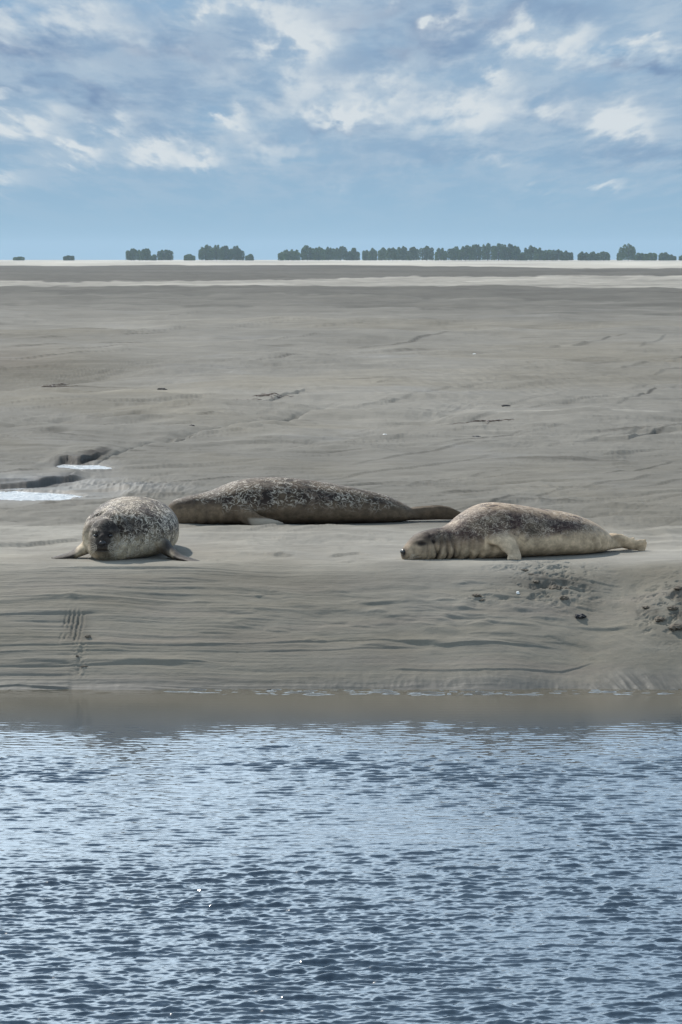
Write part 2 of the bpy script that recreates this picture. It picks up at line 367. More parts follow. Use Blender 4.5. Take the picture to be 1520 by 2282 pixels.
def small_steps(Z):
    rg = np.random.RandomState(77); st = []
    for i in range(230):                                   # flat
        py = 700 + 470 * rg.rand() ** .75; px = rg.uniform(-80, 1600); L = rg.uniform(60, 520) * (.7 + (py - 700) / 900)
        st.append((px, py, L, rg.uniform(-.03, .10) + (.04 if px > 500 else .0), rg.uniform(.9, 2.9) * (1.5 if rg.rand() < .12 else 1), 1))
    for i in range(60):                                    # bank wavelets
        px = rg.normal(1030, 170); py = rg.normal(1368, 38); st.append((px, py, rg.uniform(45, 150), rg.uniform(-.11, -.01), rg.uniform(1.1, 3.0), 2))
    for i in range(16):
        st.append((rg.uniform(480, 800), rg.uniform(1310, 1400), rg.uniform(35, 110), rg.uniform(-.08, .0), rg.uniform(.8, 1.9), 2))
    for i in range(26):
        st.append((rg.uniform(-50, 420), rg.uniform(1290, 1530), rg.uniform(90, 320), rg.uniform(-.012, .01), rg.uniform(1.0, 2.4), 2))
    for i in range(30):                                    # shelf between the animals
        st.append((rg.uniform(380, 900), rg.uniform(1178, 1250), rg.uniform(30, 120), rg.uniform(-.05, .05), rg.uniform(1.2, 3), 1))
    for px, py, L, tilt, hp, kind in st:
        if not (590 < py < 1535): continue
        y0 = float(Yof(py)); x0 = float(Xof(px, y0)); xl = L / 2 * y0 / F
        y1 = float(Yof(py - tilt * L / 2)); slope = (y1 - y0) / xl
        h = hp * y0 / F; dec = (.25 + .012 * max(y0 - 20, 0) ** 1.35) if kind == 1 else .07
        stp = max(.010, .010 * (y0 / 20) ** 2) if kind == 1 else .010
        r0 = np.searchsorted(rows, y0 - abs(slope) * xl - 3 * dec); r1 = np.searchsorted(rows, y0 + abs(slope) * xl + 5 * dec) + 1
        c0 = np.searchsorted(cols, (x0 - xl * 1.1) / (y0 - .5) - .004); c1 = np.searchsorted(cols, (x0 + xl * 1.1) / (y0 - .5) + .004)
        if r1 - r0 < 2 or c1 - c0 < 2: continue
        X = XX[r0:r1, c0:c1]; Y = YY[r0:r1, c0:c1]
        u = (X - x0) / xl; tp = np.clip(1 - u * u, 0, 1) ** .8
        d = Y - (y0 + slope * (X - x0) + dec * .35 * pn(X * 2.2 / xl * .25, X * 0 + px * .37, 260) + dec * .12 * pn(X * 1.3 / xl, X * 0 + py * .7, 261))
        Z[r0:r1, c0:c1] += h * tp * (sst(d, -stp, stp) * np.exp(-np.clip(d, 0, None) / dec) - .45 * (d < 0) * sst(-d, 0, stp) * np.exp(-np.clip(-d, 0, None) / (dec * .5)))
        if kind == 1 and py < 1160 and (int(px * 7) % 5) < 2:
            STEP_SHADE[r0:r1, c0:c1] = np.maximum(STEP_SHADE[r0:r1, c0:c1], tp * np.exp(-(d / (stp * 1.6)) ** 2) * sst(pn(X * 5 / xl * .2, Y * 0 + py, 262), -.4, .3))  # thin dark line paints shade along the step face
    return Z
STEP_SHADE = np.zeros_like(XX)
SEAL_SPOTS = [(-1.21, 20.6, .33, .9), (1.02, 20.35, .75, .40), (.02, 22.9, 1.0, .36)]
ZZ = small_steps(ground_h(XX, YY))
ZB = ground_base(YY)
for (sx, sy, rx, ry) in SEAL_SPOTS:
    k = np.exp(-(((XX - sx) / (rx * 1.15)) ** 4 + ((YY - sy) / (ry * 1.15)) ** 4))
    ZZ = ZZ * (1 - k) + (ZB * (YY > 19.86) - .003) * k * (YY > 19.7) + ZZ * k * (YY <= 19.7)
PX, PY = pix(XX, YY)
verts = np.stack([XX, YY, ZZ], -1).reshape(-1, 3)

# --- mud colour classes (wet / dry belts of the flat, cloud shadow painted in), stored per vertex
def edge(pts): xs, ys = zip(*pts); return lambda px: np.interp(px, xs, ys)
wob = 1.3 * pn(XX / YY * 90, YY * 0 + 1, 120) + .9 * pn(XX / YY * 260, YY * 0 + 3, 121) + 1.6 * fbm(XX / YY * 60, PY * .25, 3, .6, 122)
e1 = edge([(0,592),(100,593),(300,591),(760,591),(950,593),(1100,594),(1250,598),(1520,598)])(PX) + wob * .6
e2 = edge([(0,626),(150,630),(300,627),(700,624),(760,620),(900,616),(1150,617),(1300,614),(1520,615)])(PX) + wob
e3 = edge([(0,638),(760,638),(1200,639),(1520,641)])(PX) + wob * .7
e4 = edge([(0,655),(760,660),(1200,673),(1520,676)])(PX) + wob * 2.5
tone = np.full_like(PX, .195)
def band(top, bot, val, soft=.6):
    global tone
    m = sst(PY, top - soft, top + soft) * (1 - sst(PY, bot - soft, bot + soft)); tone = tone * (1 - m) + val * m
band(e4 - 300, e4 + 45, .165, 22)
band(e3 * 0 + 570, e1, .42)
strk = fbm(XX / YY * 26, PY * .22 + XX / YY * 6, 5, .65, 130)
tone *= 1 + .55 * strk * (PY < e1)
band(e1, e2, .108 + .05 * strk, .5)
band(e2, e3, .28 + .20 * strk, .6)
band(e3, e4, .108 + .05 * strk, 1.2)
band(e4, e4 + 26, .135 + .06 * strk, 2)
mid = sst(PY, 690, 720)
pale = fbm(XX * .22, YY * .06, 3, .5, 140)
tone = tone * (1 + mid * (.28 * pale + .16 * fbm(XX * 1.2, (YY - XX * .5) * .5, 4, .6, 147)))
tone *= 1 + .30 * strk * sst(PY, 640, 700) * (1 - sst(PY, 720, 900))
sl = np.exp(-(((PX - 1300) / 230) ** 2 + ((PY - 921) / 3.0) ** 2)); tone += .12 * sl  # sunlit crest of the ridge painted into the tone
sl = np.exp(-(((PX - 330) / 190) ** 2 + ((PY - 873) / 5.0) ** 2)); tone += .05 * sl * (1 + .5 * pale)
tone = tone * (1 - .10 * sst(PY, 930, 1040) * (1 - sst(PY, 1150, 1180)))
# paler sand on the shelf where the seals lie, brown mud on the bank
shelf = sst(PY, 1165, 1185) * (1 - sst(PY, 1255, 1290)); tone = tone + shelf * .085 * (1 + fbm(XX * 2, YY * 3, 3, .5, 141))
bankm = sst(PY, 1262, 1330); tone = tone * (1 + .16 * bankm)
brown = np.clip(bankm * (.40 + .5 * fbm(XX * 1.1, YY * 3.5, 3, .55, 142)), 0, 1)
brown = np.maximum(brown, .55 * sst(fbm(XX / YY * 9 + 2, np.log(np.maximum(YY, 15)) * 5 + XX / YY * 4, 4, .55, 148), -.15, .5) * sst(PY, 690, 730))
brown = np.maximum(brown, sst(PX, 1150, 1300) * sst(PY, 1245, 1275) * (.55 + .4 * fbm(XX * 3, YY * 3, 3, .5, 143)))
pink = np.clip(fbm(XX * .8 + 5, YY * 5, 3, .5, 144) * bankm, 0, 1) + .5 * np.exp(-(((PX - 10) / 120) ** 2 + ((PY - 800) / 22) ** 2))
wet = sst(PY, 1500, 1536)
wet = np.maximum(wet, .45 * sst(fbm(XX / YY * 14 + 7, np.log(np.maximum(YY, 15)) * 9 + XX / YY * 5, 4, .6, 149), .12, .5) * sst(PY, 660, 700) * (1 - sst(PY, 1150, 1180)))
dk_l = np.exp(-(((PX - 60) / 210) ** 2 + ((PY - 815) / 38) ** 2)); tone = tone * (1 - .22 * dk_l); brown = np.maximum(brown, .8 * dk_l)
wet = np.maximum(wet, np.exp(-(((PX - 1440) / 130) ** 2)) * sst(PY + 10 * fbm(XX * 9, YY * 9, 2, .5, 145), 1478, 1515))
wet = np.maximum(wet, .85 * np.exp(-(((PX - 110) / 190) ** 4 + ((PY - 1085) / 32) ** 4)))
wet = np.maximum(wet, .8 * np.exp(-(((PX - 300) / 120) ** 2 + ((PY - 1092) / 14) ** 2)))
wet = np.maximum(wet, .6 * np.exp(-(((PX - 190) / 75) ** 4 + ((PY - 1040) / 14) ** 4)))
clod = np.exp(-(((PX - 1235) / 85) ** 2 + ((PY - 1305) / 40) ** 2)) + np.exp(-(((PX - 1500) / 70) ** 2 + ((PY - 1360) / 52) ** 2))
dirt_shade = np.clip(clod, 0, 1) * .75 * sst(fbm(XX * 6, YY * 6, 4, .6, 146), -.15, .30)
weed = np.exp(-(((PX - 170) / 30) ** 4 + ((PY - 1405) / 35) ** 4)) * .35
# shade painted dark on the faces of the little scarps behind the pools
for pts, hw, hh in (([(-200,1092),(0,1078),(60,1076),(130,1066),(190,1060)], 0, 8), ([(90,1034),(180,1030),(222,1015),(255,1001)], 0, 7)):
    xs, ys = zip(*pts); yl = np.interp(PX, xs, ys)
    m = np.exp(-((PY - yl) / hh) ** 4) * sst(PX, xs[0], xs[0] + 60) * (1 - sst(PX, xs[-1] - 25, xs[-1]))
    dirt_shade = np.maximum(dirt_shade, .9 * m)
dirt_shade = np.maximum(dirt_shade, weed); dirt_shade = np.maximum(dirt_shade, STEP_SHADE * .65)
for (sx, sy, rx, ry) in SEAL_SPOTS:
    wet = np.maximum(wet, .55 * np.exp(-(((XX - sx) / (rx * 1.0)) ** 4 + ((YY - sy) / (ry * .8)) ** 4)) * (.7 + .5 * fbm(XX * 5, YY * 5, 3, .6, 170)))  # ground darkened and smoothed in an ellipse around each seal
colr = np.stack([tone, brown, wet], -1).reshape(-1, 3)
col2 = np.stack([np.clip(dirt_shade, 0, 1), np.clip(pink, 0, 1), sst(YY, 60, 200)], -1).reshape(-1, 3)

def sand_material():
    m, g = material('mud_sand')
    a = g.n('ShaderNodeVertexColor', layer_name='mud'); b = g.n('ShaderNodeVertexColor', layer_name='mud_marks')
    t, br, wt = g.sep(a.outputs[0]); di, pk, fr = g.sep(b.outputs[0])
    geo = g.n('ShaderNodeNewGeometry'); P = geo.outputs['Position']
    n1, _ = g.noise(g.vmul(P, (.45, 1.0, 1)), 2.2, 6, .58, .3)
    n2, _ = g.noise(g.vmul(P, (.5, .9, 1)), 24, 5, .62)
    n3, _ = g.noise(g.vmul(P, (.9, 9, 9)), 1.6, 5, .6)
    tt = g.m('MULTIPLY', t, g.m('ADD', .62, g.m('MULTIPLY', n1, .5)))
    tt = g.m('MULTIPLY', tt, g.m('ADD', .85, g.m('MULTIPLY', n2, .22)))
    tt = g.m('MULTIPLY', tt, g.m('ADD', .90, g.m('MULTIPLY', n3, .34)))
    tt = g.m('MULTIPLY', tt, .90)
    grey = g.mix(1.0, g.xyz(tt, tt, tt), (1.07, 1.0, .86), 'MULTIPLY')
    brn = g.mix(1.0, g.xyz(tt, tt, tt), (1.02, .90, .68), 'MULTIPLY')
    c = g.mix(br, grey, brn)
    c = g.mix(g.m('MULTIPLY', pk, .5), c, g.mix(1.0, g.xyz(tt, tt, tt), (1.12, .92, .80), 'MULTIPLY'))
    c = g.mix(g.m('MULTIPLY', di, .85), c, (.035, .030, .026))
    # wind-blown specks of darker organic mud
    vo = g.n('ShaderNodeTexVoronoi'); g.l(g.vmul(P, (1, .45, 1)), vo.inputs['Vector']); vo.inputs['Scale'].default_value = 5.5
    sp = g.m('MULTIPLY', g.ss(vo.outputs['Distance'], .07, .02), g.ss(n1, .55, .62))
    c = g.mix(g.m('MULTIPLY', sp, .6), c, (.05, .045, .04))
    wc = g.m('MULTIPLY', wt, g.ss(n2, .3, .55))
    c = g.mix(g.m('MULTIPLY', wt, .42), c, (.07, .068, .066))
    rough = g.m('SUBTRACT', .85, g.m('MULTIPLY', wt, .32))
    spec = g.m('ADD', .05, g.m('MULTIPLY', wt, .10))
    hb = g.m('ADD', g.m('MULTIPLY', n2, .6), g.m('MULTIPLY', n1, .9))
    nfr = g.m('SUBTRACT', 1.0, fr)
    finish(g, c, rough, spec, g.m('MULTIPLY', hb, g.m('MULTIPLY', nfr, g.m('SUBTRACT', 1.0, g.m('MULTIPLY', wt, .6)))), .6, .014)
    return m
SAND = sand_material()
ground = mesh_obj('ground', verts, None, SAND, quads=grid_quads(len(rows), len(cols)))
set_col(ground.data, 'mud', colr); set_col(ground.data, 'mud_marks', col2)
tag(ground, kind='structure')
def gz(x, y):
    r = int(np.clip(np.searchsorted(rows, y), 1, len(rows) - 1)); r = r if abs(rows[r] - y) < abs(rows[r - 1] - y) else r - 1
    c = int(np.clip(np.searchsorted(cols, x / max(rows[r], 17)), 0, len(cols) - 1)); return float(ZZ[r, c])

# ------------------------------------------------------------------ channel water
def water_material(name, rough=.085, bscale=38, bs=.16, body=(.020, .034, .050)):
    m, g = material(name)
    geo = g.n('ShaderNodeNewGeometry'); P = geo.outputs['Position']
    n1, _ = g.noise(g.vmul(P, (.8, 1, 1)), bscale, 3, .55, .4)
    n2, _ = g.noise(P, .8, 3, .5)
    px_, py_, pz_ = g.sep(P)
    shallow = g.ss(g.m('ADD', py_, g.m('MULTIPLY', n2, .5)), 17.2, 18.3)  # brown shallows, with the bank's warm reflection painted into the body colour
    if name == 'pool_water': n1 = g.m('MULTIPLY', n1, 5.0)
    c = g.mix(n2, body, tuple(v * 1.5 for v in body))
    if name != 'pool_water': c = g.mix(shallow, c, (.085, .074, .052))
    p = finish(g, c, rough, .5, n1, bs, .035 if name == 'pool_water' else .004)
    p.inputs['IOR'].default_value = 1.6
    return m
wrows = np.concatenate([[-60, -20, 0, 5, 8, 9.3], np.array([1.0])[:0],
    (lambda P_: (H - WATER_Z) / np.tan(np.arctan((P_ - 1141) / F) + PITCH))(np.arange(2380, 1530, -.75)), [19.3]])
wcols = np.concatenate([-side[::-1], np.linspace(-.112, .112, 950), side])
WY = np.repeat(wrows[:, None], len(wcols), 1); WX = np.clip(np.maximum(WY, 9.3) * wcols[None, :], -300, 300)
def water_h(X, Y):
    rg = np.random.RandomState(11)
    z = np.zeros_like(X)
    edge_ = 17.45 + .30 * pn(X * .8, Y * .3, 201) + .22 * pn(X * 2.2, Y * 5, 202) + .15 * pn(X * 6, Y * 14, 208)
    calm = 1 - sst(Y, edge_ - 1.2, edge_ + .30)
    calm = calm ** 2.0 * np.clip(1 + .9 * fbm(X * 1.5, Y * 6, 3, .5, 209) * sst(Y, 15.5, 16.6), .1, 1.6)
    bigm = (1 - sst(Y + .7 * pn(X * .6, Y * .5, 203), 12.6, 14.4)) * .92 + .05
    mid_ = np.exp(-((Y - 15.6 + .2 * pn(X, Y, 204)) / .35) ** 2)
    def spectrum(n, l0, l1, mean, spread, seed):
        q = np.zeros_like(X); r_ = np.random.RandomState(seed)
        for k in range(n):
            lam = np.exp(r_.uniform(math.log(l0), math.log(l1))); th = r_.normal(math.pi / 2 + mean, spread)
            q += np.sin(math.cos(th) / lam * 2 * math.pi * X + math.sin(th) / lam * 2 * math.pi * Y + r_.uniform(0, 6.28))
        return q / math.sqrt(n / 2)
    w1_ = spectrum(44, .060, .16, .12, .34, 12); w2_ = spectrum(24, .18, .50, .05, .30, 13); w3_ = spectrum(40, .022, .050, 0, .7, 14)
    c_ = w1_ * (1 + .35 * pn(X * 2, Y * 1.5, 210)) + .42 * w2_
    z = .0046 * np.clip(c_ - .80, 0, 1.5) ** 1.0 + .0008 * w1_ + .0013 * w2_ + .00042 * w3_
    f = np.zeros_like(X)
    for k in range(34):
        lam = np.exp(rg.uniform(math.log(.032), math.log(.10)))
        th = rg.normal(math.pi / 2 - .1, .30)
        kx, ky = math.cos(th) / lam * 2 * math.pi, math.sin(th) / lam * 2 * math.pi
        f += .032 * lam / 2 / math.pi * np.sin(kx * X + ky * Y + rg.uniform(0, 6.28)) * 1.6
    patch = .55 + .6 * (pn(X * 1.1, Y * .7, 205) + .3)
    tot = z * bigm * np.clip(.85 + .75 * fbm(X * 1.3, Y * 1.1, 2, .5, 206), .25, 1.5) + (f * (.85 + .6 * mid_) + .00030 * w3_) * np.clip(patch, .25, 1.2)
    lap = sst(Y, 18.20, 18.32) * (.25 + .75 * sst(X, -1.1, -.7)) * np.clip(.7 + fbm(X * 1.2, Y * 3, 2, .5, 212), 0, 1.3)
    tot = tot + 0.0
    return tot * calm + f * 1.5 * lap + .00010 * np.sin(Y * 60 + 3 * pn(X, Y, 207)) * (1 - calm)
infr = (WY > 8.5) & (WY < 18.9)
WZ = np.full_like(WX, WATER_Z); WZ[infr] += water_h(WX, WY)[infr]
WAT = water_material('channel_water')
water = mesh_obj('water', np.stack([WX, WY, WZ], -1).reshape(-1, 3), None, WAT, quads=grid_quads(len(wrows), len(wcols)))
tag(water, kind='structure')

# pools on the flat
POOL = water_material('pool_water', .30, 16, 1.0, (.40, .41, .41))  # pale body colour stands in for the glare on the pools
def pool(pts, z):
    """a thin sheet of standing water, its rim hidden in the basin sides"""
    out = []
    for (px, py) in pts:
        Y = (H - z) / math.tan(math.atan((py - 1141) / F) + PITCH)
        out.append((float(Xof(px, Y, z)), Y, z))
    o = mesh_obj('tidal_pool_water', out, [list(range(len(out)))], POOL, smooth=False)
    return tag(o, kind='structure')

# ------------------------------------------------------------------ seals
def catmull(P, n):
    P = np.asarray(P, float); m = len(P); t = np.linspace(0, m - 1, n); i = np.clip(t.astype(int), 0, m - 2); f = (t - i)[:, None]
    p0 = P[np.clip(i - 1, 0, m - 1)]; p1 = P[i]; p2 = P[i + 1]; p3 = P[np.clip(i + 2, 0, m - 1)]
    return .5 * ((2 * p1) + (-p0 + p2) * f + (2 * p0 - 5 * p1 + 4 * p2 - p3) * f ** 2 + (-p0 + 3 * p1 - 3 * p2 + p3) * f ** 3)
class MB:
    def __init__(s): s.v = []; s.f = []
    def ring_loft(s, rings):
        b = len(s.v); k = len(rings[0])
        for r in rings: s.v += [tuple(p) for p in r]
        n = len(rings)
        for i in range(n - 1):
            for j in range(k):
                a = b + i * k + j; c = b + i * k + (j + 1) % k; s.f.append((a, a + k, c + k, c))
        for end, idx in ((0, 0), (1, n - 1)):
            cen = np.mean(np.asarray(rings[idx]), 0); s.v.append(tuple(cen)); ci = len(s.v) - 1
            for j in range(k):
                a = b + idx * k + j; c = b + idx * k + (j + 1) % k
                s.f.append((ci, a, c) if end == 0 else (ci, c, a))
    def body(s, st, n=220, k=72):
        """st rows: x, y offset, z bottom, z top, half width"""
        P = catmull(st, n); rings = []
        th = np.linspace(0, 2 * np.pi, k, endpoint=False); c, q = np.cos(th), np.sin(th)
        for x, y0, zb, zt, w in P:
            w = max(w, .004); zt = max(zt, zb + .006); zm = zb + .43 * (zt - zb)
            yy = y0 + w * np.sign(c) * np.abs(c) ** np.where(q < 0, .78, .96)
            zz = np.where(q > 0, zm + (zt - zm) * np.abs(q) ** .95, zm - (zm - zb) * np.abs(q) ** .62)
            rings.append(np.stack([np.full(k, x), yy, zz], 1))
        s.ring_loft(rings)
    def limb(s, st, side, n=40, k=20):
        """st rows: x,y,z,half width,half thickness ; side = direction of the broad axis"""
        P = catmull(st, n); d = np.gradient(P[:, :3], axis=0); rings = []
        th = np.linspace(0, 2 * np.pi, k, endpoint=False)
        for i in range(n):
            t = d[i] / (np.linalg.norm(d[i]) + 1e-9); sv = np.asarray(side, float); sv = sv - t * sv.dot(t); sv /= np.linalg.norm(sv); u = np.cross(t, sv)
            w = max(P[i, 3], .003); h = max(P[i, 4], .003)
            rings.append(P[i, :3] + np.outer(np.cos(th) * w, sv) + np.outer(np.sin(th) * h, u))
        s.ring_loft(rings)
def fused(mb, voxel, smooth_it=8):
    """fuse all lofts into one continuous skin"""
    me = bpy.data.meshes.new('tmp'); me.from_pydata([tuple(map(float, v)) for v in mb.v], [], mb.f); me.update()
    bm = bmesh.new(); bm.from_mesh(me); bmesh.ops.recalc_face_normals(bm, faces=bm.faces); bm.to_mesh(me); bm.free()
    o = bpy.data.objects.new('tmp', me); C.objects.link(o)
    r = o.modifiers.new('r', 'REMESH'); r.mode = 'VOXEL'; r.voxel_size = voxel
    s = o.modifiers.new('s', 'SMOOTH'); s.factor = .5; s.iterations = smooth_it
    dg = bpy.context.evaluated_depsgraph_get(); ev = o.evaluated_get(dg)
    res = bpy.data.meshes.new_from_object(ev)
    bpy.data.objects.remove(o); bpy.data.meshes.remove(me)
    return res
def mesh_np(me):
    n = len(me.vertices); co = np.empty(n * 3, np.float32); me.vertices.foreach_get('co', co)
    no = np.empty(n * 3, np.float32); me.vertices.foreach_get('normal', no); return co.reshape(-1, 3).astype(float), no.reshape(-1, 3).astype(float)
def gs(p, c, r):
    """gaussian weight around a point, radii may differ per axis"""
    r = np.asarray(r, float); return np.exp(-(((p - np.asarray(c)) / r) ** 2).sum(1))
def n3(p, s, seed): return (fbm(p[:, 0] * s, p[:, 2] * s + p[:, 1] * s * .6, 3, .5, seed) + fbm(p[:, 1] * s + 3, p[:, 2] * s - p[:, 0] * s * .4, 3, .5, seed + 5)) * .7

def fur(name, dark, light, belly, ring_col, scale=55, rw=.06, ra=1.0, bl=.55):
    """coat: R = paleness of the ground colour, G = amount of rings and flecks, B = solid dark marks and painted fold shade, smooth belly by lack of flecks"""
    m, g = material(name)
    a = g.n('ShaderNodeVertexColor', layer_name='coat'); r, f, b = g.sep(a.outputs[0])
    tc = g.n('ShaderNodeTexCoord'); P = tc.outputs['Object']
    n1, c1 = g.noise(g.vmul(P, (.7, 1, 1)), scale * .55, 5, .6, .6)
    n2, c2 = g.noise(g.vmul(P, (.75, 1, 1)), scale, 3, .5, 1.0)
    n4, c4 = g.noise(P, 9, 4, .55)
    hair, _ = g.noise(g.vmul(P, (.35, 1.6, 1.6)), 260, 3, .6)
    base = g.mix(r, dark, belly)
    spots = g.m('MULTIPLY', g.ss(n1, .53, .60), f)
    spots = g.m('MULTIPLY', spots, .85)
    base = g.mix(spots, base, tuple(v * .8 for v in dark))
    ringm = g.ss(g.m('ABSOLUTE', g.m('SUBTRACT', n2, .50)), rw, rw * .35)
    patchy = g.ss(n4, .36, .58)
    rm = g.m('MULTIPLY', g.m('MULTIPLY', ringm, f), g.m('ADD', .15 * ra, g.m('MULTIPLY', patchy, .95 * ra)))
    base = g.mix(g.m('MINIMUM', rm, 1.0), base, ring_col)
    blot = g.m('MULTIPLY', g.ss(n1, .42, .36), f)
    base = g.mix(g.m('MULTIPLY', blot, bl), base, light)
    base = g.mix(g.m('MULTIPLY', g.ss(n4, .40, .66), .55), base, tuple(v * .45 for v in belly))
    nm, _ = g.noise(g.vmul(P, (.8, 1, 1)), 30, 6, .68, .2); nmv = g.ss(nm, .25, .75, .62, 1.28); base = g.mix(1.0, base, g.xyz(nmv, nmv, nmv), 'MULTIPLY')
    base = g.mix(g.m('SUBTRACT', 1.0, a.outputs[1]), base, tuple(v * 1.0 for v in ring_col))
    base = g.mix(b, base, (.018, .014, .013))
    hc = g.m('ADD', .80, g.m('MULTIPLY', hair, .40)); base = g.mix(1.0, base, g.xyz(hc, hc, hc), 'MULTIPLY')
    bp = g.m('ADD', g.m('MULTIPLY', hair, .35), g.m('MULTIPLY', n2, .5))
    p = finish(g, base, .62, .16, bp, .6, .005)
    p.inputs['Sheen Weight'].default_value = .0
    return m
def plain(name, col, rough=.5, spec=.4, scale=60, amt=.3):
    m, g = material(name)
    tc = g.n('ShaderNodeTexCoord'); n, _ = g.noise(tc.outputs['Object'], scale, 4, .6)
    c = g.mix(n, tuple(v * (1 - amt) for v in col), tuple(v * (1 + amt) for v in col)); finish(g, c, rough, spec, n, .3, .002); return m
EYE = plain('wet_black_eye', (.012, .010, .010), .08, .6)
NOSE = plain('nose_leather', (.02, .017, .017), .35, .5)
CLAW = plain('claw_horn', (.05, .035, .028), .4, .5)
WHISK = plain('whisker_hair', (.45, .40, .32), .5, .4)
def ball(name, c, r, mat, parent):
    bm = bmesh.new(); bmesh.ops.create_icosphere(bm, subdivisions=3, radius=1)
    for v in bm.verts: v.co = Vector((v.co.x * r[0] + c[0], v.co.y * r[1] + c[1], v.co.z * r[2] + c[2]))
    me = bpy.data.meshes.new(name); bm.to_mesh(me); bm.free()
    for p in me.polygons: p.use_smooth = True
    me.materials.append(mat); o = bpy.data.objects.new(name, me); C.objects.link(o); o.parent = parent; return o
def strands(name, segs, r, mat, parent):
    mb = MB()
    for pts in segs:
        P = [list(p) + [r * (1 - .8 * i / (len(pts) - 1)), r * (1 - .8 * i / (len(pts) - 1))] for i, p in enumerate(pts)]
        P = catmull(P, 8); th = np.linspace(0, 2 * np.pi, 5, endpoint=False); rings = []
        d = np.gradient(P[:, :3], axis=0)
        for i in range(8):
            t = d[i] / np.linalg.norm(d[i]); sv = np.cross(t, (0, 0, 1.)); sv = sv / (np.linalg.norm(sv) + 1e-6); u = np.cross(t, sv)
            rings.append(P[i, :3] + np.outer(np.cos(th) * P[i, 3], sv) + np.outer(np.sin(th) * P[i, 3], u))
        mb.ring_loft(rings)
    return mesh_obj(name, mb.v, mb.f, mat, parent)

